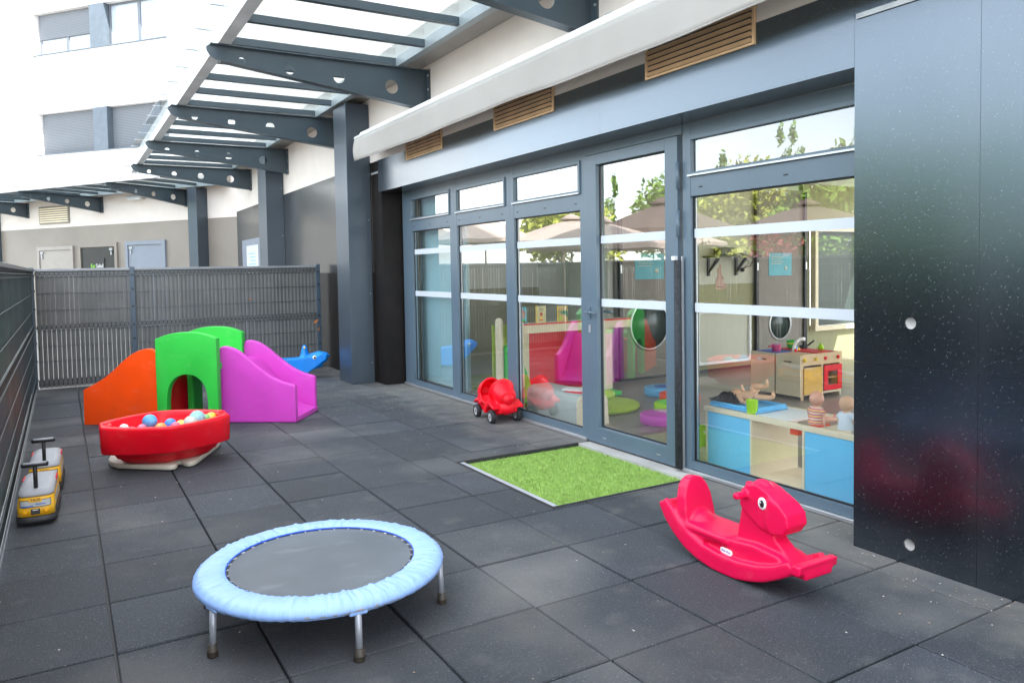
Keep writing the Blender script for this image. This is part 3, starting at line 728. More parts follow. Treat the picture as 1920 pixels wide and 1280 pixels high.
# wall sheet in strips round the window openings
zs = [4.0]+[z for fl in range(4) for z in (5.08+fl*3, 6.33+fl*3)]+[18]
for i in range(0, len(zs)-1):
    if i % 2 == 0: ao('storey_wall', bx(-14.5, 0, zs[i], 30, .5, zs[i+1]), 'white_render')
    else:
        xs = [-14.5]+sorted([x for q in wins if q[4] == 0 for x in (q[0], q[1])])+[30]
        for k in range(0, len(xs), 2): ao('storey_wall', bx(xs[k], 0, zs[i], xs[k+1], .5, zs[i+1]), 'white_render')
ao('roof_slab', bx(-14.5, -.1, 18, 30, 9, 18.3), 'white_render')
ao('end_wall', bx(-14.5, .5, 4, -14.2, 9, 18), 'white_render')
for (x0, x1, z0, z1, fl, c) in wins:
    w_ = ao('window', bx(x0, DW, z0, x1, DW+.03, z1), 'shutter' if 0 else 'farpost')
    ao('sill', bx(x0-.04, -.04, z0-.03, x1+.04, DW, z0), 'farpost', w_)
    ao('divider', bx(c-.27, -.012, z0-.02, c+.27, DW, z1+.02 if 0 else z1), 'farpost', w_)
    for s, (xa, xb) in enumerate(((x0+.03, c-.28), (c+.28, x1-.03))):
        closed = {0: 1.0, 1: .62 if s == 1 else 0.0}.get(fl, random.choice((0, .3, .6, 1)))
        if c != -2.80: closed = random.choice((0, .4, .7, 1))
        zb = z1-(z1-z0-.03)*closed
        if closed > 0:
            bm = NB(); k = 0; z = zb
            while z < z1-.005:
                zt = min(z+.047, z1); vs = [bm.verts.new((x, y, zz)) for zz, y in ((z, DW-.05), (zt, DW-.062)) for x in (xa, xb)]
                bm.faces.new((vs[0], vs[1], vs[3], vs[2]))
                vs2 = [bm.verts.new((x, y, zt)) for y in (DW-.062, DW-.05) for x in (xa, xb)]
                bm.faces.new((vs2[0], vs2[1], vs2[3], vs2[2])); z += .047
            ao('roller_shutter', bm, 'shutter', w_)
        if closed < 1:
            bm = NB(); mid = (xa+xb)/2; t = .05
            for (p, q) in ((xa, mid), (mid, xb)):
                box(bm, p, DW-.04, z0, p+t, DW, z1); box(bm, q-t, DW-.04, z0, q, DW, z1)
                box(bm, p+t, DW-.04, z0, q-t, DW, z0+t); box(bm, p+t, DW-.04, z1-t, q-t, DW, z1)
            ao('casement', bm, 'white' if 0 else 'shutter', w_)
            ao('pane', bx(xa+t, DW-.008, z0+t, xb-t, DW-.002, z1-t), 'far_glass', w_)

# ================================================================== BEYOND THE LEFT FENCE (seen in the glass)
def parasol(x, y, apex, rad, m, label, rz=.3, drop=.62):
    t = thing('parasol', label, 'parasol', (x, y, 0), rz, 'parasols on the terrace beyond the fence')
    bm = NB(); n = 8; ring = []; mid = []
    ap_ = bm.verts.new((0, 0, apex))
    for k in range(n*2):
        a = math.pi*k/n; rr = rad*(1 if k % 2 == 0 else .955); sag = .0 if k % 2 == 0 else .03
        ring.append(bm.verts.new((rr*math.cos(a), rr*math.sin(a), apex-drop-sag)))
        mid.append(bm.verts.new((rr*.5*math.cos(a), rr*.5*math.sin(a), apex-drop*.46-sag*.5)))
    for k in range(2*n):
        j = (k+1) % (2*n)
        bm.faces.new((ap_, mid[k], mid[j])); bm.faces.new((mid[k], ring[k], ring[j], mid[j]))
        lo = [bm.verts.new(ring[q].co+Vector((0, 0, -.10))) for q in (k, j)]
        bm.faces.new((ring[k], lo[0], lo[1], ring[j]))
    c = obj('canopy', bm, m, t, world=False); md = c.modifiers.new('s', 'SOLIDIFY'); md.thickness = .006
    obj('vent_cap', lathe(NB(), [(0, apex+.13), (.10, apex+.10), (rad*.17, apex-.02), (rad*.16, apex-.04)], seg=16), m, t, world=False)
    obj('pole', tube(NB(), [(0, 0, 0), (0, 0, apex+.05)], .03, 10), 'white', t, world=False)
    bm = NB()
    for k in range(n):
        a = 2*math.pi*k/n; c_, s_ = math.cos(a), math.sin(a)
        tube(bm, [(0, 0, apex-.08), (rad*c_*.97, rad*s_*.97, apex-drop-.02)], .012, 5); tube(bm, [(0, 0, apex-drop-.25), (rad*c_*.5, rad*s_*.5, apex-drop*.52)], .010, 5)
    obj('rib', bm, 'white', t, world=False)
    obj('foot', bx(-.35, -.35, -.02, .35, .35, .06), 'concrete', t, world=False, bevel=.01)
parasol(-8.6, 9.3, 2.82, 2.0, 'parasol_taupe', 'taupe parasol mirrored in the wide right window')
parasol(-4.67, 10.1, 2.80, 1.7, 'parasol_taupe', 'large taupe parasol mirrored in the glass of the door', .1)
parasol(-4.9, 14.0, 2.70, 1.9, 'parasol_pale', 'pale beige parasol mirrored in the third window bay', .5)
parasol(-3.0, 15.4, 2.80, 1.5, 'parasol_pale', 'pale pink parasol mirrored in the second window bay', .2)
parasol(-9.5, 15.5, 2.7, 2.0, 'parasol_pale', 'pale parasol standing farthest back on the terrace', .7)
parasol(-2.55, 9.6, 2.32, 1.55, 'parasol_pale', 'pale parasol whose tip shows over the left fence', .0, .48)

def tree(x, y, h, cr, m, label, n=1500, ls=.16, trunk=.12, zc=.62, name='tree', squash=1.0, group='trees and shrubs beyond the fence', wispy=0):
    t = thing(name, label, 'tree' if name == 'tree' else 'shrub', (x, y, 0), 0, group); rnd = random.Random(int(x*31+y*17))
    bm = NB(); cents = []
    tube(bm, [(0, 0, 0), (.05*h*.1, 0, h*.35), (0, .04, h*.75)], [trunk, trunk*.7, trunk*.3], 8)
    nb_ = 9 if not wispy else 6
    for k in range(nb_):
        a = rnd.uniform(0, 6.28); z = h*rnd.uniform(.3, .9); rr = cr*rnd.uniform(.35, .95)*(1 if not wispy else .5)
        z0 = max(.1, z-h*.25); c = Vector((rr*math.cos(a), rr*math.sin(a), z)); cents.append((c, cr*rnd.uniform(.35, .6)))
        tube(bm, [(0, 0, z0), tuple(c*.5+Vector((0, 0, z0*.5))), tuple(c)], [trunk*.4, trunk*.25, trunk*.08], 6)
    cents.append((Vector((0, 0, h*.88)), cr*.5))
    obj('trunk', bm, 'bark', t, world=False)
    bm = NB(); f = bm.faces; V = bm.verts
    for i in range(n):
        c, r = rnd.choice(cents); d = Vector((rnd.gauss(0, 1), rnd.gauss(0, 1), rnd.gauss(0, 1)*squash)).normalized()
        p = c+d*r*(rnd.random()**.45)*Vector((1, 1, 1)).length/1.732
        if wispy: p = c+Vector((d.x*.35, d.y*.35, d.z*1.3))*r*rnd.random()
        nrm = Vector((rnd.gauss(0, 1), rnd.gauss(0, 1), rnd.gauss(.6, 1))).normalized(); u = nrm.orthogonal().normalized(); u.rotate(Matrix.Rotation(rnd.uniform(0, 6.28), 3, nrm)); v = nrm.cross(u)
        s = ls*rnd.uniform(.6, 1.3)
        q = [V.new(p+u*s), V.new(p+v*s*.45), V.new(p-u*s), V.new(p-v*s*.45)]; f.new(q)
    obj('crown', bm, m, t, world=False)
for (x, y, h, c_, mm, n, lb) in ((-15, 12.5, 4.7, 2.6, 'leaf', 8000, 'bushy green tree mirrored at the right end of the wide window'), (-14.5, 16.5, 4.6, 2.6, 'leaf_gold', 8000, 'golden green tree mirrored in the middle of the wide window'),
        (-15.5, 20.5, 4.4, 2.4, 'leaf', 6500, 'dark green tree mirrored beside the door hinge'), (-11.5, 24, 3.9, 1.9, 'leaf_gold', 4500, 'small golden tree beyond the pale parasols'), (-17, 9, 4.6, 2.6, 'leaf', 6500, 'green tree at the near end of the row beyond the terrace')):
    tree(x, y, h, c_, mm, lb, n)
for (x, y, h, lb) in ((-18, 18.0, 7.4, 'thin tall sapling with forked top mirrored in the wide upper light'), (-17.4, 16.9, 7.2, 'second thin tall sapling beside the forked one'), (-15, 25, 6.0, 'thin leafy sapling mirrored in the door glass'), (-17, 13.6, 6.8, 'thin sapling mirrored at the edge of the black wall'), (-19, 22, 7.0, 'thin sapling mirrored at the left of the wide upper light')):
    tree(x, y, h, .8, 'leaf', lb, 420, .14, .06, wispy=1)
tree(-6.6, 8.9, 2.15, .75, 'leaf_red', 'crimson maple shrub mirrored in the wide window', 1500, .07, .04, name='shrub')
tree(-5.4, 9.6, 1.9, .6, 'leaf_gold', 'yellow green shrub mirrored beside the crimson maple', 1200, .07, .03, name='shrub')
tree(-8.2, 6.9, 1.9, .9, 'leaf', 'low green hedge plant mirrored above the fence line', 1500, .07, .03, name='shrub')
tree(-9.6, 10.2, 2.0, 1.0, 'leaf', 'low green bush behind the crimson maple', 1500, .08, .03, name='shrub')



# ================================================================== DOOR MAT
dm = thing('door_mat', 'square of green artificial turf set into the tiles in front of the glass door', 'door mat', (2.8, 1.15, 0))
obj('frame', box(box(box(NB(), 2.262, .525, -.028, 2.285, 1.785, .004), 2.285, 1.762, -.028, 3.33, 1.785, .006), 2.285, .525, -.028, 3.30, .545, .005), 'rubber_black', dm, bevel=.002)
obj('edge_strip', bx(2.286, .546, -.0275, 2.322, 1.761, .001), 'seat_grey', dm, bevel=.002)
obj('kerb', box(bx(2.286, 1.742, -.0275, 3.33, 1.7615, .001), 2.323, .5455, -.0275, 3.30, .56, .0), 'galv', dm) if 0 else None
obj('backing', bx(2.3225, .546, -.0278, 3.329, 1.7615, -.020), 'turf', dm)
bm = NB(); rnd = random.Random(5)
for _ in range(15000):
    x, y = rnd.uniform(2.325, 3.325), rnd.uniform(.55, 1.735)
    if x > 3.30-(.02 if y < .6 else 0) and rnd.random() < .4: continue
    a = rnd.uniform(0, 6.28); h = rnd.uniform(.012, .024); l = rnd.uniform(-.008, .008); l2 = rnd.uniform(-.008, .008); w_ = .0022
    v = [bm.verts.new((x-w_*math.cos(a), y-w_*math.sin(a), -.021)), bm.verts.new((x+w_*math.cos(a), y+w_*math.sin(a), -.021)), bm.verts.new((x+l, y+l2, -.021+h))]
    bm.faces.new(v)
tf = obj('turf_pile', bm, 'turf', dm); tf['kind'] = 'stuff'

# ================================================================== TRAMPOLINE
TC = Vector((.758, -.043, 0))
tp = thing('mini_trampoline', 'round mini trampoline with pale blue pad and dark bed on grey legs', 'trampoline', TC)
bm = NB(); n = 420; G = []; rnd = random.Random(2); DZ = -.012
ph = [rnd.uniform(0, 6.28) for _ in range(12)]; fr = [17, 29, 41, 53, 67, 79, 13, 37, 47, 61, 73, 83]
cl = [rnd.uniform(0, 6.283) for _ in range(44)]
def wr(a): return sum(math.sin(f_*a+p_) for f_, p_ in zip(fr, ph))/5
def pleat(a, s): return sum(math.exp(-((math.remainder(a-c-s*.06, 2*math.pi))/.014)**2) for c in cl)
prof = [(.3735, .2120, .25), (.380, .2165, .9), (.405, .2195, 1), (.435, .2195, .9), (.465, .2165, .7), (0.4770, .2095, .35), (0.4905, .198, .25), (0.4935, .186, .4), (0.4890, .175, .7), (0.4820, .1705, .8)]
for i in range(n):
    a = 2*math.pi*i/n; q = []
    for k, (r_, z_, am) in enumerate(prof):
        d = .0030*wr(a)*am + .0060*pleat(a, k-3)*am
        q.append(bm.verts.new(TC+Vector((math.cos(a)*(r_+(d*.6 if k > 5 or k == 0 else 0)), math.sin(a)*(r_+(d*.6 if k > 5 or k == 0 else 0)), z_+d+DZ*0)))) 
    G.append(q)
for i in range(n):
    for k in range(len(prof)-1): bm.faces.new((G[i][k], G[(i+1) % n][k], G[(i+1) % n][k+1], G[i][k+1]))
pd = obj('pad_cover', bm, 'pad', tp, smooth=True)
obj('pad_lining', lathe(NB(), [(.3705, .2085), (.3733, .2130), (.3745, .2125), (.375, .203)], TC, 96, cap=False), 'pad_edge', tp)
obj('bed', lathe(NB(), [(0, .2040), (.30, .2048), (.356, .2054), (.3595, .2062), (.362, .205)], TC, 96), 'mat_black', tp)
bm = NB()
for k in range(36):
    a = 2*math.pi*(k+.5)/36; c_, s_ = math.cos(a), math.sin(a)
    tube(bm, [tuple(TC+Vector((c_*.358, s_*.358, .2035))), tuple(TC+Vector((c_*.48, s_*.48, .190)))], .0035, 5, mi=0)
    lathe(bm, [(0, .003), (.003, .002), (.0035, 0)], TC+Vector((c_*.365, s_*.365, .2055)), 8, mi=0)
obj('spring_ring', bm, 'alu', tp)
bm = NB(); tube(bm, [tuple(TC+Vector((math.cos(2*math.pi*k/64)*.478, math.sin(2*math.pi*k/64)*.482, .186))) for k in range(64)], .012, 10, closed=True)
obj('rim_tube', bm, 'steel', tp)
l0 = None
for k in range(6):
    a = R((-91.7, -27, 36, 92, 146, 200)[k]); rr = .478
    p = TC+Vector((math.cos(a)*rr, math.sin(a)*rr, 0)); q = TC+Vector((math.cos(a)*(rr+.008), math.sin(a)*(rr+.008), 0))
    lg = obj('leg', tube(NB(), [(q.x, q.y, .012), (p.x, p.y, .19)], .0125, 14), 'steel', tp)
    obj('rubber_foot', lathe(NB(), [(0, 0), (.0185, 0), (.0195, .005), (.019, .018), (.0205, .020), (.0205, .023), (.0185, .025), (.0175, .045), (.0135, .047)], q, 18), 'foot_brown', lg)
    if k in (0, 5): 
        T = Matrix.Translation(p+Vector((0, 0, .185))) @ Matrix.Rotation(a, 4, 'Z')
        obj('leg_flap', bx(-.012, -.035, -.020, .0135, .035, .008, T=T), 'pad', pd, bevel=.008, seg=3)

# ================================================================== ROCKING HORSE
HX = 2.49
hs = thing('rocking_horse', 'glossy pinkish red plastic rocking horse with seat, handles and round eyes', 'rocking horse', (HX, -.66, 0))
def arc(pts): return pts
bot = [(-.262, .205), (-.30, .150), (-.36, .095), (-.43, .050), (-.51, .020), (-.60, .004), (-.67, .0), (-.75, .004), (-.83, .020), (-.91, .045), (-.99, .085), (-1.06, .128), (-1.10, .160)]
topi = [(-1.105, .178), (-1.04, .150), (-.95, .105), (-.86, .078), (-.75, .062), (-.64, .062), (-.54, .076), (-.45, .108), (-.38, .150), (-.33, .200), (-.29, .232), (-.258, .228)]
bm = NB()
def yz(poly, x0, x1): prism(bm, poly, (x0, 0, 0), Y_, Z_, x1-x0)
yz(bot+topi, HX-.115, HX+.115)                                   # rocker tub
# raised rim along both sides
for s in (-1, 1):
    tube(bm, [(HX+s*.099, y, z+.010) for y, z in topi[1:-1]], .0165, 10)
HK = len(bm.verts)
yz([(-.30, .20), (-.36, .13), (-.47, .07), (-.64, .05), (-.80, .05), (-.96, .09), (-.985, .13), (-.93, .155), (-.80, .165), (-.66, .150), (-.42, .145), (-.36, .20)], HX-.080, HX+.080)  # body
yz([(-.375, .115), (-.39, .165), (-.66, .160), (-.665, .125), (-.50, .105)], HX-.098, HX+.098)      # seat pan
tube(bm, [(HX-.088, -.40, .142), (HX-.090, -.64, .145)], .018, 10); tube(bm, [(HX+.088, -.40, .142), (HX+.090, -.64, .145)], .018, 10)
# back rest: rounded arch leaning back
arcp = [(-.095, 0), (-.095, .06), (-.086, .125), (-.066, .178), (-.036, .208), (0, .218), (.036, .208), (.066, .178), (.086, .125), (.095, .06), (.095, 0)]
T = Matrix.Translation((HX, -.415, .15)) @ Matrix.Rotation(R(-10), 4, 'X')
b2 = NB(); prism(b2, arcp, (0, .062, 0), X_, Z_, .062)
for v in b2.verts: v.co = T @ v.co
me = bpy.data.meshes.new('t'); b2.to_mesh(me); b2.free(); bm.from_mesh(me)
# neck and head
yz([(-.655, .07), (-.672, .15), (-.690, .24), (-.705, .32), (-.722, .375), (-.80, .36), (-.875, .24), (-.885, .21), (-.94, .165), (-1.0, .115), (-.90, .06)], HX-.042, HX+.042)
head = [(-.705, .315), (-.712, .385), (-.745, .415), (-.80, .425), (-.85, .408), (-.92, .372), (-.960, .330), (-.965, .280), (-.935, .246), (-.88, .236), (-.82, .240), (-.765, .270)]
yz(head, HX-.056, HX+.056)
yz([(-.870, .385), (-.93, .362), (-.965, .330), (-.972, .282), (-.940, .240), (-.88, .232), (-.85, .27)], HX-.064, HX+.064)
ball(bm, (HX, -.79, .405), .045, (.75, 1.1, .8))                              # forelock
tube(bm, [(HX, -.72, .41), (HX, -.705, .33), (HX, -.69, .25)], [.022, .02, .014], 8)   # mane ridge
tube(bm, [(HX-.128, -.745, .372), (HX+.128, -.745, .372)], .0165, 12)            # handle bar
# haunch, tail
ball(bm, (HX, -.42, .13), .085, (.95, .8, .9)); tube(bm, [(HX, -.385, .17), (HX, -.335, .235), (HX-.0, -.315, .275), (HX, -.335, .30)], [.03, .034, .028, .012], 8)
# front foot bar and back bar
bm.verts.ensure_lookup_table()
for v_ in bm.verts[HK:]: v_.co += Vector((0, -.020, .006))
tube(bm, [(HX-.118, -1.075, .150), (HX+.118, -1.075, .150)], .024, 12); box(bm, HX-.085, -1.10, .108, HX+.085, -1.03, .145)
tube(bm, [(HX-.10, -.285, .215), (HX+.10, -.285, .215)], .020, 12)
obj('body', bm, 'pl_horse', hs, remesh=.0062, smi=7)
for s in (-1, 1):
    c = Vector((HX+s*.0575, -.855, .358))
    e = obj('eye', lathe(NB(), [(0, s*.0055), (.019, s*.0045), (.0265, s*.001), (.027, s*-.008)], c, 24, 'X', sx=.86), 'pl_white', hs)
    obj('pupil', lathe(NB(), [(0, s*.0085), (.010, s*.0078), (.0165, s*.0052), (.017, s*.001)], c+Vector((0, -.002, .001)), 20, 'X', sx=.75), 'black', e)
    if s < 0:
        ball(gl := NB(), c+Vector((-.0082, .002, .006)), .003, (.4, 1, 1), 8); obj('glint', gl, 'pl_white', e)
# oval maker's label on the flank
def pill(w, h, n=8):
    r_ = h/2; return [(w/2-r_+r_*math.cos(a), r_*math.sin(a)) for a in [(-90+180*k/n)*math.pi/180 for k in range(n+1)]]+[(-w/2+r_+r_*math.cos(a), r_*math.sin(a)) for a in [(90+180*k/n)*math.pi/180 for k in range(n+1)]]
T = frameT((HX-.0835, -.675, .100), (0, -1, -.05), (0, -.02, 1))
bm = prism(NB(), pill(.070, .026), (0, 0, 0), X_, Y_, .0035)
for v in bm.verts: v.co = T @ v.co
lb = obj('maker_label', bm, 'pl_white', hs)
M['label_blue'] = mat('label_blue', (.05, .12, .50), .5)
obj('lettering', textbm('little tikes', .0135, T @ Matrix.Translation((0, 0, .0042)), th=.0003), 'label_blue', lb)

# ================================================================== TOY CAR
tcx = thing('toy_car', 'small red push along toy car with grey wheels parked against the glazing', 'toy car', (3.292, 3.005, 0), rz=R(-5))
bm = NB()
def addb(b2, T=None):
    if T is not None:
        for v in b2.verts: v.co = T @ v.co
    me = bpy.data.meshes.new('t'); b2.to_mesh(me); b2.free(); bm.from_mesh(me); bpy.data.meshes.remove(me)
# tub
addb(prism(NB(), [(.235, .10), (.245, .17), (.21, .22), (.12, .20), (.05, .150), (-.06, .150), (-.10, .19), (-.20, .19), (-.255, .15), (-.25, .10), (-.19, .072), (.17, .072)], (-.092, 0, 0), Y_, Z_, .184))
ball(bm, (0, -.205, .135), 1, (.095, .075, .065), 20); ball(bm, (0, .19, .15), 1, (.09, .06, .07), 20)
# seat shell: a bowl open to the front
addb(lathe(NB(), [(0, .105), (.05, .098), (.092, .066), (.112, .01), (.116, -.035), (.102, -.040), (.097, .005), (.080, .048), (.045, .075), (0, .082)], (0, 0, 0), 32, 'Y'), Matrix.Translation((0, .165, .232)) @ Matrix.Rotation(R(-12), 4, 'X'))
tube(bm, [(.109*math.cos(2*math.pi*k/32), .129, .240+.118*math.sin(2*math.pi*k/32)) for k in range(32)], .011, 8, closed=True)
# bonnet barrel sloping forward, with windscreen flare and nose
addb(lathe(NB(), [(0, .05), (.100, .045), (.124, .040), (.126, .030), (.104, .016), (.100, -.02), (.094, -.08), (.084, -.125), (.078, -.142), (.069, -.150), (.055, -.152), (.052, -.158), (.047, -.176), (.032, -.190), (0, -.196)], (0, 0, 0), 36, 'Y'), Matrix.Translation((0, -.138, .262)) @ Matrix.Rotation(R(20), 4, 'X') @ Matrix.Diagonal((1, .86, 1, 1)))
# door cut sills
for s in (-1, 1):
    tube(bm, [(s*.108, .125, .215), (s*.108, .095, .170), (s*.106, .03, .152), (s*.106, -.05, .160), (s*.106, -.095, .200)], .013, 10)
    # front mudguard sweeping over the wheel
    pts_ = [(-.03, .08), (-.065, .15), (-.11, .190), (-.16, .196), (-.21, .176), (-.262, .150), (-.255, .132), (-.20, .150), (-.15, .157), (-.11, .135), (-.08, .08)]
    addb(prism(NB(), pts_, (s*.120-.032, 0, 0), Y_, Z_, .064))
    addb(prism(NB(), [(.09, .15), (.13, .175), (.20, .172), (.25, .135), (.235, .125), (.19, .15), (.13, .150), (.10, .135)], (s*.100-.028, 0, 0), Y_, Z_, .056))
obj('body', bm, 'pl_red', tcx, world=False, remesh=.0048, smi=6)
def wheel(p, x, y, r, w_, ty='rubber_black', rim='alu_toy', kw=dict(world=False)):
    t = obj('wheel', lathe(NB(), [(r*.66, -w_/2), (r*.9, -w_/2), (r, -w_*.32), (r, w_*.32), (r*.9, w_/2), (r*.66, w_/2)], (x, y, r), 28, 'X', cap=False), ty, p, **kw)
    b = lathe(NB(), [(0, -w_*.36), (r*.16, -w_*.44), (r*.17, -w_*.2), (r*.45, -w_*.15), (r*.62, -w_*.40), (r*.67, -w_*.44), (r*.67, w_*.44), (r*.62, w_*.40), (r*.45, w_*.15), (r*.17, w_*.2), (r*.16, w_*.44), (0, w_*.36)], (x, y, r), 28, 'X')
    rm = obj('rim', b, rim, t, **kw)
    b = NB()
    for k in range(5):
        a = 2*math.pi*k/5+.3
        T = Matrix.Translation((x, y, r)) @ Matrix.Rotation(a, 4, 'X'); box(b, -w_*.46, -r*.07, r*.18, -w_*.12, r*.07, r*.6, T=T)
    obj('spoke', b, rim, t, **kw)
    obj('hub', lathe(NB(), [(0, -w_*.52), (r*.12, -w_*.50), (r*.14, -w_*.3)], (x, y, r), 12, 'X'), 'black', t, **kw)
M['alu_toy'] = mat('alu_toy', (.42, .42, .42), .45)
for x, y in ((-.118, .175), (-.128, -.178), (.110, .175), (.122, -.178)): wheel(tcx, x, y, .060, .042)

# ================================================================== PLAY SLIDE
SO = Vector((.011, 4.98, 0)); SU = Vector((.817, -.577, 0)).normalized(); SN = Vector((.577, .817, 0)).normalized()
TS = Matrix((SU, SN, Vector(Z_))).transposed().to_4x4(); TS.translation = SO
ps = thing('play_slide', 'toddler play slide with orange steps, green arched tunnel and purple slide', 'slide', SO)
def so(name, bm, m, bevel=.014, parent=None, **k):
    for v in bm.verts: v.co = TS @ v.co
    return obj(name, bm, m, parent or ps, bevel=bevel, seg=4, smooth=True, **k)
def smooth_poly(pts, it=2):
    """round the interior corners of an open run by Chaikin cutting"""
    for _ in range(it):
        q = [pts[0]]
        for a, b in zip(pts, pts[1:]): q += [(a[0]*.75+b[0]*.25, a[1]*.75+b[1]*.25), (a[0]*.25+b[0]*.75, a[1]*.25+b[1]*.75)]
        q.append(pts[-1]); pts = q
    return pts
def slab_u(poly, n0, th, holes=()): return prism(NB(), poly, (0, n0+th, 0), X_, Z_, th, holes=holes)
ora = smooth_poly([(.004, .325), (.09, .365), (.20, .425), (.30, .500), (.40, .592), (.50, .665), (.60, .700), (.665, .702), (.712, .665)])
ora = [(.0, 0)]+ora+[(.714, 0)]
so('orange_side', slab_u(ora, 0, .055), 'pl_orange'); so('orange_side', slab_u(ora, .655, .055), 'pl_orange')
st = [(.03, .0), (.03, .15), (.24, .15), (.24, .29), (.46, .29), (.46, .43), (.735, .43), (.735, 0)]
so('steps', slab_u(st, .057, .596), 'pl_red', bevel=.01)
gx0, gx1 = .728, 1.306
def gpoly(dz=0, w0=gx0, w1=gx1):
    c = (w0+w1)/2; top = smooth_poly([(w0, .79+dz), (w0+.06, .815+dz), (c-.12, .846+dz), (c, .852+dz), (c+.12, .846+dz), (w1-.06, .815+dz), (w1, .79+dz)])
    ah = smooth_poly([(c+.195, .0), (c+.197, .26), (c+.165, .38), (c+.09, .452), (c, .470), (c-.09, .452), (c-.165, .38), (c-.197, .26), (c-.195, .0)])
    return [(w0, 0)]+top+[(w1, 0)]+ah
so('arch_panel', slab_u(gpoly(), -.028, .075), 'pl_green', bevel=.018); so('arch_panel', slab_u(gpoly(.0, .66, 1.238), .66, .075), 'pl_green', bevel=.018)
so('platform', slab_u([(.738, .50), (1.296, .50), (1.296, .56), (.738, .56)], .049, .609), 'pl_green', bevel=.006)
for c in (.765, 1.2): so('inner_leg', slab_u([(c, 0), (c+.06, 0), (c+.06, .498), (c, .498)], .45, .20), 'pl_green')
pur = smooth_poly([(1.262, .655), (1.275, .700), (1.325, .712), (1.42, .685), (1.51, .625), (1.62, .53), (1.74, .435), (1.86, .375), (1.975, .345)])
pur = [(1.262, 0)]+pur+[(1.985, .335), (1.985, 0)]
so('slide_side', slab_u(pur, .095, .060), 'pl_purple', bevel=.02); so('slide_side', slab_u([(x-.025, z) for x, z in pur], .70, .060), 'pl_purple', bevel=.02)
ch = smooth_poly([(1.27, .55), (1.38, .55), (1.50, .44), (1.66, .24), (1.80, .09), (1.92, .05), (1.985, .045)])
ch = [(1.27, .47)]+ch+[(1.985, .0), (1.84, .0), (1.72, .04), (1.50, .34)]
so('slide_bed', prism(NB(), ch, (0, .699, 0), X_, Z_, .543), 'pl_purple', bevel=.008)
b = so('joint_pin', lathe(NB(), [(0, -.03), (.016, -.028), (.018, .0)], (.72, .10, .47), 14, 'Y'), 'pl_white', bevel=0)

# ================================================================== BALL BOAT
BC = Vector((.498, 3.03, 0))
bt = thing('ball_boat', 'red plastic boat shaped ball tub standing on a beige rocker base', 'ball tub', BC)
def lens(hx, hy, e=.055, n=14):
    """pointed oval with blunt ends"""
    q = []
    for s in (1, -1):
        for k in range(n+1):
            t = 1-2*k/n; x = s*t*hx; yy = s*(e+(hy-e)*(1-(abs(t)**1.32)*.75-(t**4)*.25))
            q.append((x, yy))
    return q
def loft(bm, secs, cap0=True, cap1=False):
    rings = [[bm.verts.new((BC.x+x+ox, BC.y-.055+y, z)) for x, y in lens(hx, hy, e)] for hx, hy, e, z, ox in secs]
    for A_, B_ in zip(rings, rings[1:]):
        m_ = len(A_)
        for k in range(m_): bm.faces.new((A_[k], A_[(k+1) % m_], B_[(k+1) % m_], B_[k])).smooth = True
    if cap0: bm.faces.new(rings[0][::-1])
    if cap1: bm.faces.new(rings[-1])
    return bm
secs = [(.17, .15, .05, .045, 0), (.27, .20, .07, .052, 0), (.31, .235, .08, .085, 0), (.325, .25, .085, .092, 0), (.345, .275, .085, .122, 0), (.385, .295, .09, .130, 0), (.414, .305, .095, .134, 0), (.424, .315, .10, .145, 0), (.428, .350, .105, .27, 0), (.430, .372, .107, .312, 0), (.426, .370, .103, .325, 0), (.418, .362, .098, .330, 0),
        (.392, .335, .068, .330, 0), (.382, .326, .058, .322, 0), (.374, .318, .05, .29, 0), (.33, .27, .04, .14, 0), (.20, .18, .03, .10, 0)]
bm = loft(NB(), secs, True, True)
hull = obj('hull', bm, 'pl_red', bt, smooth=True)
for s in (-1, 1):
    obj('end_deck', bx(BC.x+s*.378-.028, BC.y-.10, .300, BC.x+s*.378+.028, BC.y-.01, .3285), 'pl_red', hull, bevel=.008)
    obj('end_catch', bx(BC.x+s*.388-.022, BC.y-.062, .3305, BC.x+s*.388+.016, BC.y-.048, .338), 'pl_red', hull, bevel=.003)
bp = [(-.30, .33), (-.355, .26), (-.372, .16), (-.365, .04), (-.325, -.055), (-.03, -.315), (-.005, -.328), (.03, -.312), (.045, -.275), (.048, -.215), (.060, -.20), (.080, -.21), (.092, -.265), (.115, -.295), (.145, -.295), (.17, -.265), (.40, .21), (.43, .30), (.425, .37), (.38, .42), (.10, .60), (-.05, .60)]
bm = prism(NB(), bp, (BC.x-.0, BC.y-.0, .004), X_, Y_, .036)
bs = obj('rocker_base', bm, 'pl_cream', bt, bevel=.012, smooth=True)
obj('base_plinth', prism(NB(), [(x*.82+.01, y*.78+.03) for x, y in bp if not (.04 < x < .1 and y < 0)], (BC.x, BC.y, .0402), X_, Y_, .006), 'pl_cream', bs, bevel=.004)
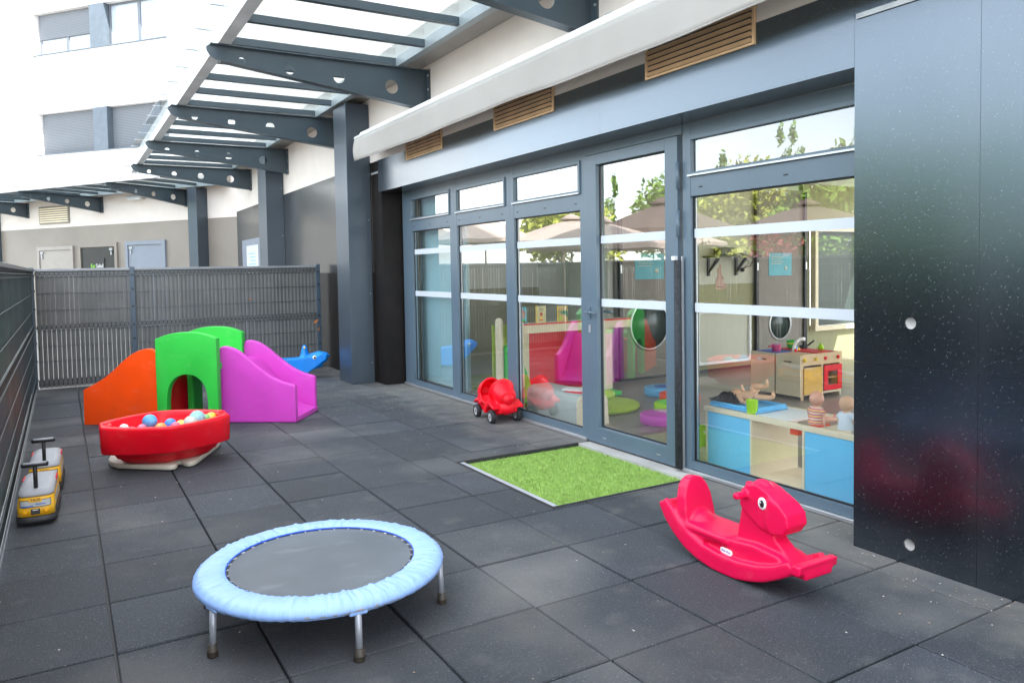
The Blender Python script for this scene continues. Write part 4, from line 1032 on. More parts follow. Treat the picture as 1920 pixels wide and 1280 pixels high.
balls = [(-.275, -.02, .035, (.62, .74, .80), 'pale grey blue ball nearest the left end of the red tub', 0), (-.10, .055, .052, (.12, .42, .78), 'largest blue ball with darker patches in the red tub', 2), (-.165, -.10, .034, (.75, .20, .34), 'small pink ball in front of the large blue one', 0),
         (-.045, -.125, .043, (.85, .36, .10), 'orange ball by the near rim of the tub', 0), (.035, .02, .043, (.08, .28, .72), 'dark blue ball behind the orange one', 0), (.055, -.11, .036, (.80, .15, .25), 'reddish pink ball beside the orange one', 0),
         (.165, -.06, .048, (.55, .66, .60), 'off white knobbly ball in the middle of the tub', 1), (.215, -.015, .055, (.30, .62, .68), 'pale turquoise ball covered in small spikes', 1), (.285, .03, .034, (.20, .52, .18), 'small green ball half hidden by the rim', 0),
         (.325, .05, .042, (.85, .62, .08), 'yellow orange ball at the right end of the tub', 0), (-.22, .09, .04, (.80, .12, .2), 'red ball deep in the tub behind the grey blue one', 0), (.12, .12, .045, (.85, .7, .15), 'yellow ball low against the far wall of the tub', 0)]
for i, (x, y, r_, c, lb, sp) in enumerate(balls):
    z = .286-.010*(abs(x) < .1)+(.02 if r_ > .05 else 0); k = 'ball%d' % i; M[k] = mat('ball_colour', c, .4, .3 if sp == 2 else .08, 14 if sp == 2 else 5)
    if i > 9: z -= .05
    p = BC+Vector((x, y-.04, z)); bm = NB(); ball(bm, p, r_, seg=22)
    if sp == 1:
        N_ = 110
        for q in range(N_):
            ph_ = math.acos(1-2*(q+.5)/N_); th_ = math.pi*(1+5**.5)*q; d = Vector((math.cos(th_)*math.sin(ph_), math.sin(th_)*math.sin(ph_), math.cos(ph_)))
            tube(bm, [tuple(p+d*r_*.97), tuple(p+d*(r_+.0055))], [.0035, .0015], 5)
    o = obj('play_ball', bm, k); me_c = o.data
    me_c.transform(Matrix.Translation(-p)); o.location = p
    tagd(o, lb, 'ball', 'balls in the red boat tub')
for (x, y) in ((-.31, .02), (-.13, .16), (.02, .2), (.22, .12), (-.02, .10), (.10, .0), (-.2, 0), (.3, -.02), (0, -.04), (-.1, -.06), (.12, -.16), (-.12, -.17), (0, -.22)):
    pass
obj('ball_bed', lathe(NB(), [(0, .235), (.30, .235), (.31, .20)], BC, 24, sx=1.08, sy=.75), 'pl_red', hull)

# ================================================================== BLUE ROCKER
br = thing('blue_rocker', 'bright blue animal shaped rocker peeping out behind the purple slide', 'rocking toy', (2.33, 6.86, 0), rz=R(-14))
bm = NB(); L_ = .53
prof = [(-.52, .30), (-.46, .325), (-.36, .27), (-.28, .275), (0, .265), (.28, .275), (.36, .27), (.46, .325), (.52, .30), (.515, .24), (.46, .205), (.36, .13), (.22, .04), (.08, .004), (-.08, .004), (-.22, .04), (-.36, .13), (-.46, .205), (-.515, .24)]
prism(bm, prof, (0, .10, 0), X_, Z_, .20)
for s in (-1, 1):
    tube(bm, [(s*.30, 0, .21), (s*.44, 0, .265), (s*.53, 0, .262)], [.105, .085, .062], 14)
    tube(bm, [(s*.50, -.05, .285), (s*.535, 0, .275), (s*.50, .05, .285)], .03, 8)
    tube(bm, [(s*.30, 0, .17), (s*.42, 0, .175), (s*.47, 0, .185)], [.08, .05, .035], 12)
    tube(bm, [(s*.245, 0, .24), (s*.245, 0, .31), (s*.245, 0, .40)], [.09, .055, .034], 14); ball(bm, (s*.245, 0, .405), .031)
obj('body', bm, 'pl_blue', br, world=False, remesh=.008, smi=7)
for s in (-1, 1):
    hb = obj('hand_grip', lathe(NB(), [(0, -.095), (.012, -.09), (.014, -.05), (.012, .05), (.014, .09), (0, .095)], (s*.245, 0, .40), 12, 'Y'), 'pl_yellow', br, world=False)
    for q in (-1, 1):
        e = obj('eye', lathe(NB(), [(0, q*.006), (.022, q*.004), (.027, q*-.006)], (s*.365, q*.099, .272), 16, 'Y'), 'pl_white', br, world=False)
        obj('pupil', lathe(NB(), [(0, q*.009), (.012, q*.007), (.014, q*-.002)], (s*.367, q*.100, .272), 14, 'Y'), 'black', e, world=False)

# ================================================================== TAXI RIDE-ONS
def taxi(x, y, rz, label):
    t = thing('ride_on_taxi', label, 'ride-on toy', (x, y, 0), rz, 'yellow taxi ride-on toys')
    # local: front faces -y ; width .18, length .50
    def rr(w_, l, r_, n=5):
        q = []
        for sx_, sy_, a0 in ((1, 1, 0), (-1, 1, 90), (-1, -1, 180), (1, -1, 270)):
            for k in range(n+1): a = R(a0+90*k/n); q.append((sx_*(w_/2-r_)+r_*math.cos(a), sy_*(l/2-r_)+r_*math.sin(a)))
        return q
    def lo(secs, m, nm, par):
        bm = NB(); rings = [[bm.verts.new((px_, py_+.25+oy, z)) for px_, py_ in rr(w_, l, r_)] for w_, l, r_, z, oy in secs]
        for A_, B_ in zip(rings, rings[1:]):
            for k in range(len(A_)): bm.faces.new((A_[k], A_[(k+1) % len(A_)], B_[(k+1) % len(A_)], B_[k])).smooth = True
        bm.faces.new(rings[0][::-1]); bm.faces.new(rings[-1])
        return obj(nm, bm, m, par, world=False)
    lo([(.150, .44, .05, .012, 0), (.196, .52, .06, .020, 0), (.200, .53, .062, .035, 0), (.190, .515, .06, .052, 0), (.178, .50, .055, .058, 0)], 'rubber_grey', 'bumper', t)
    by = lo([(.184, .505, .05, .0585, 0), (.182, .50, .05, .10, .001), (.172, .47, .05, .150, .010), (.168, .46, .05, .158, .012)], 'taxi_yellow', 'body', t)
    lo([(.172, .466, .05, .1585, .012), (.176, .468, .052, .170, .012), (.166, .45, .05, .188, .014), (.14, .40, .045, .199, .02), (.10, .33, .04, .203, .03)], 'seat_grey', 'roof_seat', t)
    obj('steering_post', tube(NB(), [(0, .075, .19), (0, .07, .325)], .011, 12), 'black', t, world=False)
    obj('handle_bar', tube(NB(), [(-.066, .068, .330), (-.06, .068, .330), (.06, .068, .330), (.066, .068, .330)], [.008, .0135, .0135, .008], 12), 'black', t, world=False)
    obj('grip_top', tube(NB(), [(-.056, .066, .3365), (.056, .066, .3365)], .0095, 10), 'seat_grey', t, world=False)
    T = frameT((0, -.0015, .105), (1, 0, 0), (0, .16, 1))
    def fx(bm, dz):
        # wrap decal onto the curved nose
        for v in bm.verts:
            p = T @ v.co; e = max(0, abs(p.x)-.040); v.co = Vector((p.x, p.y-dz+e*e*14, p.z))
        return bm
    def strip(x0, x1, z0, z1, n=14):
        bm = NB(); a = [(bm.verts.new((x0+(x1-x0)*k/n, z0, 0)), bm.verts.new((x0+(x1-x0)*k/n, z1, 0))) for k in range(n+1)]
        for p, q in zip(a, a[1:]): bm.faces.new((p[0], q[0], q[1], p[1]))
        return bm
    ws = obj('windscreen', fx(strip(-.072, .072, .006, .040), .0012), 'windscreen', by, world=False)
    fr_ = obj('screen_edge', fx(strip(-.075, .075, .003, .043), .0005), 'black', by, world=False)
    b2 = fx(strip(-.07, -.01, .008, .014, 6), .002)
    obj('screen_shade', b2, 'label_blue', by, world=False)
    obj('screen_shade', fx(strip(0, .05, .016, .021, 6), .002), 'label_blue', by, world=False)
    sgn = obj('roof_sign', fx(strip(-.031, .031, .031, .052, 4), .003), 'taxi_yellow', by, world=False)
    bm = textbm('TAXI', .022, T @ Matrix.Translation((0, .0415, .0042)), th=.0004); obj('lettering', bm, 'black', by, world=False)
    obj('grille', fx(strip(-.022, .022, -.036, -.006, 4), .0012), 'black', by, world=False)
    obj('plate', fx(strip(-.013, .013, -.014, -.010, 3), .0026), 'white', by, world=False)
    for s in (-1, 1):
        l = obj('headlamp', lathe(NB(), [(0, -.0035), (.0085, -.003), (.0115, 0), (.012, .006)], (s*.050, .0005, .085), 16, 'Y'), 'pl_yellow', by, world=False)
        obj('lamp_ring', tube(NB(), [(s*.050+.010*math.cos(a), -.0035, .085+.010*math.sin(a)) for a in [2*math.pi*k/16 for k in range(16)]], .0012, 5, closed=True), 'pl_orange', by, world=False)
        obj('side_window', bx(s*.0905-.001, .10, .100, s*.0905+.001, .38, .135), 'windscreen', by, world=False)
        obj('side_stripe', bx(s*.0925-.001, .05, .070, s*.0925+.001, .42, .084), 'black', by, world=False)
        obj('wheel_arch', lathe(NB(), [(0, -.004), (.03, -.003), (.032, .004), (0, .005)], (s*.094, .11, .05), 18, 'X'), 'black', t, world=False)
        obj('tail_trim', bx(s*.083-.002, .30, .165, s*.083+.004, .42, .195), 'pl_red', t, world=False, bevel=.002)
    return t
M['rubber_grey'] = mat('rubber_grey', (.022, .023, .026), .5); M['windscreen'] = mat('windscreen', (.42, .44, .44), .3)
taxi(-.292, 1.845, R(-3), 'yellow taxi ride-on toy nearest the camera, its painted windscreen fully in view')
taxi(-.262, 2.56, R(-2), 'yellow taxi ride-on toy standing behind the other one, mostly hidden')

# ================================================================== INSIDE: CABINET WITH DOLLS
cb = thing('low_cabinet', 'low wooden play cabinet with bright blue front panels just inside the wide window', 'cabinet', (3.83, .1, 0))
cy0, cy1, CXF, CXB, CH = -.78, .705, 3.632, 4.07, .425
obj('rail', bx(CXF-.004, cy0, CH-.032, CXF+.028, cy1, CH), 'wood_pale', cb, bevel=.003)
obj('rail', bx(CXB-.028, cy0, CH-.032, CXB, cy1, CH), 'wood_pale', cb, bevel=.003)
for y in (.69, .30, -.10, -.78+.016): obj('divider', bx(CXF, y-.0155, .012, CXB, y+.0005, CH-.033), 'wood_pale', cb)
for a, b in ((.3015, .673), (-.763, -.1165)): obj('front_panel', bx(CXF+.004, a, .03, CXF+.014, b, CH-.034), 'panel_blue', cb)
obj('bottom_shelf', bx(CXF+.001, cy0+.02, .012, CXB, cy1-.035, .028), 'wood_pale', cb)
obj('side_board', bx(CXF+.02, .286, .03, CXB-.02, .2995, CH-.06), 'wood', cb)
obj('back_board', bx(CXB-.04, .302, .03, CXB-.03, .673, CH-.034), 'wood', cb)
obj('worktop', bx(CXF+.029, .05, CH-.018, CXB-.029, .674, CH-.004), 'pl_white', cb)
obj('drawer_box', bx(CXF+.06, -.02, CH-.085, CXB-.07, .04, CH-.05), 'pl_orange', cb, bevel=.004)
tr = thing('changing_tray', 'light blue moulded changing tray under the lying doll', 'tray', (3.83, .48, .425))
bm = prism(NB(), [(3.675, .29), (3.985, .29), (3.985, .70), (3.675, .70)], (0, 0, .4255), X_, Y_, .014)
obj('tray_base', bm, 'pl_skyblue', tr, bevel=.006)
bm = tube(NB(), [(3.69, .305, .446), (3.69, .69, .446)], .012, 10); tube(bm, [(3.97, .305, .446), (3.97, .69, .446)], .012, 10); box(bm, 3.70, .292, .44, 3.96, .305, .462)
obj('tray_rim', bm, 'pl_skyblue', tr)
cu = thing('toy_cup', 'bright lime green plastic cup on the cabinet edge', 'cup', (3.665, .318, .425))
obj('cup_body', lathe(NB(), [(0, 0), (.031, 0), (.033, .003), (.0375, .084), (.0385, .086), (.0360, .086), (.0315, .006), (0, .006)], (3.680, .325, .4255), 28), 'pl_lime', cu)

def add_head(bm, c, r, fwd, ear=True):
    """bald doll head: skull, cheeks, nose and ears"""
    f = Vector(fwd).normalized(); s = f.cross(Vector(Z_)) if abs(f.z) < .9 else Vector(X_); s.normalize(); u = s.cross(f)
    c = Vector(c)
    Tm = Matrix((f, s, u)).transposed().to_4x4()
    ball(bm, tuple(c+u*r*.08), r, (1.04, .94, 1.0), 20, Tm); ball(bm, tuple(c+f*r*.22-u*r*.35), r*.72, (.9, 1.05, .8), 16, Tm)
    ball(bm, tuple(c+f*r*1.0-u*r*.18), r*.15, seg=10)
    for q in (-1, 1): ball(bm, tuple(c+s*q*r*.93-u*r*.15-f*r*.05), r*.20, (.7, .5, 1.1), 10, Tm)
    return f, s, u
def add_hand(bm, w_, d, side, s=1.0):
    w_, d, side = Vector(w_), Vector(d).normalized(), Vector(side).normalized(); n_ = d.cross(side)
    tube(bm, [tuple(w_), tuple(w_+d*.012*s)], [.0075*s, .0085*s], 8)
    for k, l in zip((-1.5, -.5, .5, 1.5), (.011, .014, .015, .012)):
        b = w_+d*.013*s+side*k*.0044*s; tube(bm, [tuple(b), tuple(b+d*l*.6*s-n_*.001), tuple(b+d*l*s-n_*.004*s)], [.0026*s, .0025*s, .0018*s], 6)
    tube(bm, [tuple(w_+side*.006*s+d*.004*s), tuple(w_+side*.0135*s+d*.011*s)], [.0032*s, .0022*s], 6)
def face(par, c, r, f, s, u):
    c = Vector(c)
    for q in (-1, 1):
        e = obj('eye', ball(NB(), tuple(c+f*r*.90+s*q*r*.36+u*r*.02), r*.10, seg=10), 'black', par)
    obj('mouth', ball(NB(), tuple(c+f*r*.88-u*r*.48), r*.12, (.5, 1, .5), 10), 'pl_red', par)
def seated(y, skin, cloth, label, striped):
    x = 3.735; t = thing('baby_doll', label, 'doll', (x, y, .426), group='baby dolls sitting with their backs to the window')
    bm = NB(); hz = .426+.147; yaw_ = (1, .12 if striped else -.05, 0)
    hc = (x+.004, y, hz)
    f, s, u = add_head(bm, hc, .044, yaw_)
    tube(bm, [(x, y, .426+.035), (x, y, .426+.075), (x+.003, y, hz-.02)], [.038, .030, .015], 12)
    arms = ((-1, .010), (1, .012))
    for q, _ in arms:
        sh = Vector((x, y+q*.030, .426+.088)); el = Vector((x+.004, y+q*.052, .426+.050)); wr_ = Vector((x-.006 if striped and q < 0 else x+.02, y+q*.058, .426+.016))
        tube(bm, [tuple(sh), tuple((sh+el)/2), tuple(el), tuple(wr_)], [.0135, .013, .0115, .009], 10); add_hand(bm, wr_, (.1, q*.3, -1), (1, 0, 0))
        tube(bm, [(x+.01, y+q*.022, .426+.022), (x+.06, y+q*.035, .426+.022), (x+.105, y+q*.038, .426+.020), (x+.118, y+q*.038, .426+.03)], [.024, .021, .015, .010], 10)
        ball(bm, (x+.120, y+q*.038, .426+.034), .013, (.8, .8, 1.6), 10)
    b = obj('body', bm, skin, t, remesh=.0024, smi=3); face(b, hc, .044, f, s, u)
    bm = NB(); sec = [(.052, .046, .002), (.050, .047, .03), (.042, .042, .06), (.036, .040, .085), (.026, .034, .098), (.016, .018, .104)]
    rings = [[bm.verts.new((x+.002+ax_*math.cos(a)*.9, y+(ay_+(.004*math.sin(a*9) if z < .01 else 0))*math.sin(a), .4262+z)) for a in [2*math.pi*k/28 for k in range(28)]] for ax_, ay_, z in sec]
    for A_, B_ in zip(rings, rings[1:]):
        for k in range(28): bm.faces.new((A_[k], A_[(k+1) % 28], B_[(k+1) % 28], B_[k])).smooth = True
    for q in (-1, 1): tube(bm, [(x, y+q*.026, .426+.090), (x+.002, y+q*.050, .426+.062)], [.019, .017 if striped else .019], 12)
    obj('top', bm, cloth, t, smooth=True)
    return t
m = mat('stripes', (.80, .62, .45), .85, .05); N_ = m.node_tree
v = texn(m, 'Wave', 19, 2, sc3=(0, 0, 1)); wn = [q for q in N_.nodes if q.type == 'TEX_WAVE'][0]; wn.bands_direction = 'Z'; wn.inputs['Distortion'].default_value = .8
mixin(m, v, .62, .74, (.55, .07, .20), 1)
v = texn(m, 'Wave', 9.5, 2, sc3=(0, 0, 1)); [q for q in N_.nodes if q.type == 'TEX_WAVE'][1].bands_direction = 'Z'; mixin(m, v, .7, .8, (.80, .42, .06), .7); M['stripes'] = m
M['shirt_white'] = mat('shirt_white', (.62, .68, .76), .85, .05, 20, .3, 60)
seated(-.118, 'skin', 'stripes', 'bald baby doll in a pink and yellow striped dress sitting on the cabinet', True)
seated(-.322, 'skin_tan', 'shirt_white', 'bald baby doll in a pale blue white shirt beside the black wall edge', False)

ld = thing('baby_doll', 'bare baby doll with long black hair lying on the blue tray', 'doll', (3.85, .5, .455))
bm = NB(); hc = (3.85, .625, .485)
f, s, u = add_head(bm, hc, .044, (.25, .15, .95))
tube(bm, [(3.85, .60, .487), (3.85, .565, .487), (3.85, .53, .492), (3.85, .49, .498), (3.85, .465, .496)], [.018, .034, .036, .035, .032], 14)
def limb(p, r_): tube(bm, p, r_, 10)
limb([(3.82, .572, .490), (3.80, .52, .462), (3.80, .485, .455), (3.812, .445, .50), (3.83, .415, .532)], [.016, .015, .0135, .012, .009]); add_hand(bm, (3.83, .413, .535), (.2, -.3, 1), (1, 0, 0))
limb([(3.88, .572, .490), (3.905, .585, .47), (3.91, .60, .50), (3.90, .61, .53)], [.015, .014, .012, .009]); add_hand(bm, (3.90, .61, .532), (0, .2, 1), (1, 0, 0))
limb([(3.865, .475, .505), (3.868, .485, .55), (3.868, .478, .566), (3.868, .42, .568), (3.868, .375, .575)], [.024, .023, .021, .018, .012]); limb([(3.868, .372, .572), (3.868, .366, .60), (3.868, .372, .622)], [.013, .013, .008])
limb([(3.835, .465, .492), (3.835, .42, .502), (3.838, .38, .503), (3.84, .325, .510), (3.84, .300, .516)], [.024, .022, .020, .017, .012]); limb([(3.84, .298, .512), (3.84, .290, .535), (3.84, .296, .553)], [.013, .013, .008])
b = obj('body', bm, 'skin_tan', ld, remesh=.0026, smi=3); face(b, hc, .044, f, s, u)
bm = NB(); rnd = random.Random(8)
ball(bm, (3.845, .655, .468), .050, (1, .95, .8), 16)
for k in range(260):
    a = rnd.uniform(-2.2, 1.2); p = Vector((3.845+rnd.uniform(-.045, .04), .655+rnd.uniform(-.045, .02), .462+rnd.uniform(-.01, .045)))
    d = Vector((-abs(rnd.gauss(.5, .3)), rnd.gauss(-.25, .55), 0)).normalized(); l = rnd.uniform(.07, .15)
    q = [p]
    for j in range(1, 6): 
        p2 = q[-1]+d*l/5+Vector((rnd.uniform(-.006, .006), rnd.uniform(-.006, .006), -.012*j/3)); p2.z = max(p2.z, .444+rnd.uniform(0, .02)); p2.x = max(p2.x, 3.665); q.append(p2)
    tube(bm, [tuple(v) for v in q], [.0052, .0055, .005, .004, .003, .0012], 4)
obj('hair', bm, 'hair', ld)
ch_ = thing('child_chair', 'small lime green plastic chair standing beside the blue cabinet', 'chair', (3.76, .83, 0))
T = Matrix.Translation((3.635, .83, 0))
bk_ = [(0, 0), (.018, 0), (.028, .115), (.10, .115), (.20, .115), (.21, 0), (.232, 0), (.235, .235), (.225, .262), (.20, .27), (.035, .27), (.008, .262), (.0, .24)]
bm = prism(NB(), bk_, (3.63, .80, 0), X_, Z_, .022, holes=[[(.07, .205), (.165, .205), (.165, .228), (.07, .228)]])
obj('back_frame', bm, 'pl_lime', ch_, bevel=.004)
obj('seat', bx(3.645, .801, .128, 3.85, 1.02, .15), 'pl_lime', ch_, bevel=.006)
for x in (3.65, 3.83): obj('leg', bx(x, .99, 0, x+.022, 1.015, .128), 'pl_lime', ch_, bevel=.004)

# ================================================================== INSIDE: PLAY KITCHEN
kt = thing('play_kitchen', 'pale wooden play kitchen with yellow door and red oven door', 'play kitchen', (6.5, 2.3, 0))
kx0, kx1, ky0, ky1, kh = 6.25, 6.90, 2.02, 2.66, .455
for a, b in ((ky0, 2.325), (2.345, ky1)):
    c = (a+b)/2
    obj('side_panel', prism(NB(), [(a, .035), (b, .035), (b, kh), (a, kh)], (kx0, 0, 0), Y_, Z_, .012, holes=[[(c+p*.045, kh-.075+q) for p, q in ((-1, -.006), (-1.15, 0), (-1, .007), (1, .007), (1.15, 0), (1, -.006))]]), 'wood_pale', kt)
obj('carcass', box(box(bx(kx0+.013, ky0+.012, .04, kx1-.02, ky1, .06), kx0+.013, ky1-.012, .06, kx1-.02, ky1, kh-.01), kx1-.02, ky0+.013, 0, kx1, ky1, kh), 'wood_pale', kt)
obj('fascia', bx(kx0+.013, ky0-.002, .345, kx1, ky0+.012, kh+.004), 'wood', kt)
obj('stile', box(bx(kx0+.013, ky0-.001, 0, kx0+.045, ky0+.012, .344), 6.575, ky0-.001, 0, 6.60, ky0+.012, .344), 'wood', kt)
M['acryl_yellow'] = mat('acryl_yellow', (.72, .38, .01), .15, .05, coat=.5)
obj('door', bx(kx0+.047, ky0-.010, .05, 6.573, ky0-.003, .325), 'acryl_yellow', kt, bevel=.003)
od = obj('oven_door', prism(NB(), [(6.605, .07), (6.89, .07), (6.89, .33), (6.605, .33)], (0, ky0-.003, 0), X_, Z_, .009, holes=[[(6.67, .125), (6.82, .125), (6.82, .265), (6.67, .265)]]), 'pl_red', kt, bevel=.004)
obj('worktop', bx(kx0+.014, ky0+.02, kh-.03, 6.57, ky1-.02, kh-.006), 'wood', kt)
obj('sink', bx(kx0+.02, ky0+.33, kh-.03, 6.56, ky1-.03, kh+.002), 'label_blue', kt, bevel=.004); obj('hob', bx(6.60, ky0+.03, kh-.03, 6.88, ky1-.02, kh+.001), 'pl_red', kt)
for x, mm in ((6.31, 'pl_yellow'), (6.48, 'pl_yellow'), (6.63, 'pl_red'), (6.83, 'pl_red')):
    obj('knob', lathe(NB(), [(0, -.016), (.018, -.014), (.020, 0)], (x, ky0-.003, .405), 14, 'Y'), mm, kt)
obj('shelf_inside', bx(6.60, ky0+.02, .19, 6.88, ky1-.03, .20), 'wood', kt)
def put(name, label, cat, loc): return thing(name, label, cat, loc, group=None)
t = put('toy_pot', 'pink toy saucepan on the blue sink corner of the play kitchen', 'toy pot', (6.37, 2.42, kh+.002))
obj('pot_body', lathe(NB(), [(0, 0), (.04, 0), (.05, .07), (.053, .075), (.047, .073), (.038, .006), (0, .006)], (6.37, 2.42, kh+.003), 22), 'pl_pink', t); obj('pot_handle', tube(NB(), [(6.32, 2.43, kh+.06), (6.27, 2.44, kh+.06)], .008, 8), 'pl_pink', t)
obj('pot_content', lathe(NB(), [(0, .078), (.034, .070), (.036, .06)], (6.37, 2.42, kh+.003), 16), 'pl_skyblue', t)
t = put('toy_phone', 'white curved toy telephone handset with red earpiece on the play kitchen', 'toy phone', (6.42, 2.2, kh))
obj('handset', tube(NB(), [(6.36, 2.19, kh+.02), (6.365, 2.19, kh+.07), (6.40, 2.19, kh+.12), (6.46, 2.19, kh+.145), (6.52, 2.19, kh+.14)], [.022, .018, .016, .017, .02], 12), 'pl_white', t)
obj('earpiece', lathe(NB(), [(0, -.006), (.018, -.005), (.02, .004)], (6.365, 2.168, kh+.035), 16, 'Y'), 'pl_red', t)
t = put('toy_basket', 'green toy basket at the back of the play kitchen', 'basket', (6.72, 2.52, kh)); obj('basket_body', lathe(NB(), [(.03, 0), (.045, .02), (.05, .09), (.044, .09), (.04, .02)], (6.72, 2.52, kh+.003), 14), 'pl_green', t); obj('band', tube(NB(), [(6.72+.051*math.cos(a), 2.52+.051*math.sin(a), kh+.06) for a in [k*math.pi/8 for k in range(16)]], .005, 6, closed=True), 'pl_yellow', t)
t = put('toy_pan', 'small black toy pan at the back of the play kitchen', 'toy pan', (6.84, 2.45, kh)); obj('pan_body', lathe(NB(), [(0, 0), (.04, 0), (.05, .03), (.044, .03), (.036, .006), (0, .006)], (6.84, 2.45, kh+.003), 16), 'black', t); obj('pan_handle', tube(NB(), [(6.86, 2.42, kh+.03), (6.90, 2.36, kh+.09)], .010, 8), 'black', t)
t = put('toy_pear', 'green toy pear on the red hob of the play kitchen', 'toy food', (6.80, 2.2, kh)); obj('fruit', lathe(NB(), [(0, 0), (.03, .01), (.034, .03), (.018, .06), (.008, .075), (0, .078)], (6.80, 2.2, kh+.002), 14), 'pl_lime', t); obj('stalk', tube(NB(), [(6.80, 2.2, kh+.075), (6.803, 2.2, kh+.09)], .002, 5), 'bark', t)
t = put('toy_block', 'blue and yellow toy food pieces piled behind the telephone', 'toy food', (6.6, 2.35, kh)); obj('block', bx(6.52, 2.3, kh+.002, 6.56, 2.34, kh+.05), 'pl_skyblue', t, bevel=.004); obj('slice', lathe(NB(), [(0, 0), (.04, .0), (.042, .02), (0, .03)], (6.63, 2.38, kh+.002), 14), 'pl_yellow', t)

# ================================================================== INSIDE: WALL THINGS
t = thing('wall_mirror', 'large rounded mirror panel with white frame leaning on the olive wall', 'mirror', (7.27, 4.05, .1))
def rrect(x0, x1, z0, z1, r_, n=6):
    q = []
    for cx_, cz_, a0 in ((x1-r_, z1-r_, 0), (x0+r_, z1-r_, 90), (x0+r_, z0+r_, 180), (x1-r_, z0+r_, 270)):
        q += [(cx_+r_*math.cos(R(a0+90*k/n)), cz_+r_*math.sin(R(a0+90*k/n))) for k in range(n+1)]
    return q
obj('frame', prism(NB(), rrect(6.80, 7.78, .10, .80, .06), (0, 4.08, 0), X_, Z_, .05, holes=[rrect(6.845, 7.74, .14, .76, .04)]), 'pl_white', t, bevel=.006)
obj('mirror_sheet', bx(6.85, 4.055, .145, 7.735, 4.06, .755), 'cream_wall', t)
t = thing('wall_shelf', 'black wall shelf on two angled brackets', 'shelf', (7.42, 4.1, 1.47))
obj('shelf_board', bx(6.99, 3.92, 1.475, 7.86, 4.118, 1.497), 'black', t)
for x in (7.06, 7.56):
    bm = bx(x, 4.095, 1.24, x+.035, 4.118, 1.474); tube(bm, [(x+.017, 3.95, 1.465), (x+.017, 4.10, 1.29)], .014, 6); tube(bm, [(x+.017, 4.10, 1.29), (x+.17, 4.07, 1.46)], .014, 6); obj('bracket', bm, 'black', t)
t = thing('speaker_box', 'black box with trailing cable on the wall shelf', 'box', (7.3, 4.0, 1.498)); obj('case', bx(7.14, 3.95, 1.498, 7.44, 4.08, 1.60), 'black', t, bevel=.012)
bm = NB(); tube(bm, [(7.44, 4.0, 1.54), (7.60, 3.93, 1.50), (7.74, 3.95, 1.45), (7.78, 4.05, 1.36), (7.70, 4.10, 1.33)], .005, 6); tube(bm, [(7.50, 3.93, 1.52), (7.62, 3.92, 1.40), (7.68, 4.05, 1.35)], .004, 6); ball(bm, (7.68, 4.09, 1.31), .028); obj('cable', bm, 'black', t)
M['decal'] = mat('decal', (.55, .36, .30), .8)
t = thing('wall_decal', 'pale pink animal sticker on the cream wall under the shelf', 'sticker', (7.3, 4.12, 1.2))
pk = [(7.20, 1.08), (7.23, 1.06), (7.38, 1.06), (7.43, 1.10), (7.40, 1.13), (7.355, 1.14), (7.35, 1.19), (7.37, 1.21), (7.34, 1.23), (7.32, 1.30), (7.31, 1.34), (7.325, 1.37), (7.29, 1.39), (7.275, 1.345), (7.25, 1.33), (7.23, 1.31), (7.25, 1.295), (7.26, 1.25), (7.22, 1.18), (7.215, 1.12)]
obj('sticker', prism(NB(), pk, (0, 4.1215, 0), X_, Z_, .003), 'decal', t); bm = NB(); tube(bm, [(7.23, 4.117, 1.10), (7.28, 4.117, 1.09), (7.36, 4.117, 1.09)], .003, 4); tube(bm, [(7.33, 4.117, 1.22), (7.35, 4.117, 1.20)], .003, 4); obj('outline', bm, 'frame_dark', t)
for x0, lb in ((5.85, 'teal poster with a small round emblem on the partition seen through the door'), (8.19, 'teal poster on the partition seen through the wide window')):
    t = thing('poster', lb, 'poster', (x0+.23, 4.098, 1.38), group='teal posters on the partitions'); obj('sheet', bx(x0, 4.095, 1.22, x0+.46, 4.0985, 1.53), 'teal', t)
    obj('emblem', lathe(NB(), [(0, -.002), (.026, -.002), (.027, 0)], (x0+.34, 4.0945, 1.32), 18, 'Y'), 'cream_wall', t)
    for k in range(4): obj('text_line', bx(x0+.05, 4.0925, 1.47-.03*k, x0+.30-.04*(k % 2), 4.0945, 1.478-.03*k), 'cream_wall', t)

# ================================================================== INSIDE: CUSHIONS, POUFS AND READING CORNER
for (x, y, c, c2, lb) in ((5.40, 3.10, 'pl_skyblue', 'label_blue', 'flat round pale blue floor pouf, farthest of the four'), (5.26, 2.70, 'pl_orange', 'pl_yellow', 'flat round orange floor pouf half hidden by the door frame'),
        (4.86, 2.32, 'pl_lime', 'pl_green', 'flat round lime floor pouf with green stripes'), (4.40, 1.98, 'pl_purple', 'cream_wall', 'flat round purple floor pouf, nearest of the four')):
    t = thing('floor_pouf', lb, 'pouf', (x, y, 0), group='round floor poufs in the playroom'); r_ = .205
    obj('cushion', lathe(NB(), [(0, 0), (r_-.012, 0), (r_, .012), (r_, .075), (r_-.008, .086), (r_-.02, .089), (0, .090)], (x, y, .001), 36), c, t)
    bm = NB()
    for k in range(9):
        yy = -.14+k*.035; hw = math.sqrt(max(0, .165**2-yy*yy))
        if c in ('pl_lime', 'pl_purple') and (c == 'pl_lime' or k > 3): box(bm, x-hw*(1 if c == 'pl_lime' else -.1), y+yy-.008, .0905, x+hw, y+yy+.008, .092)
    if not len(bm.verts): lathe(bm, [(0, .092), (.11, .0922), (.115, .0905)], (x+.02, y, 0), 20)
    obj('pattern', bm, c2, t)
t = thing('floor_cushion', 'lime green round floor cushion with a petal shaped pillow behind the door', 'cushion', (4.36, 2.95, 0))
obj('pad', lathe(NB(), [(0, 0), (.43, 0), (.455, .02), (.45, .045), (.40, .055), (0, .06)], (4.34, 2.93, .001), 40), 'lime_cloth', t)
bm = NB()
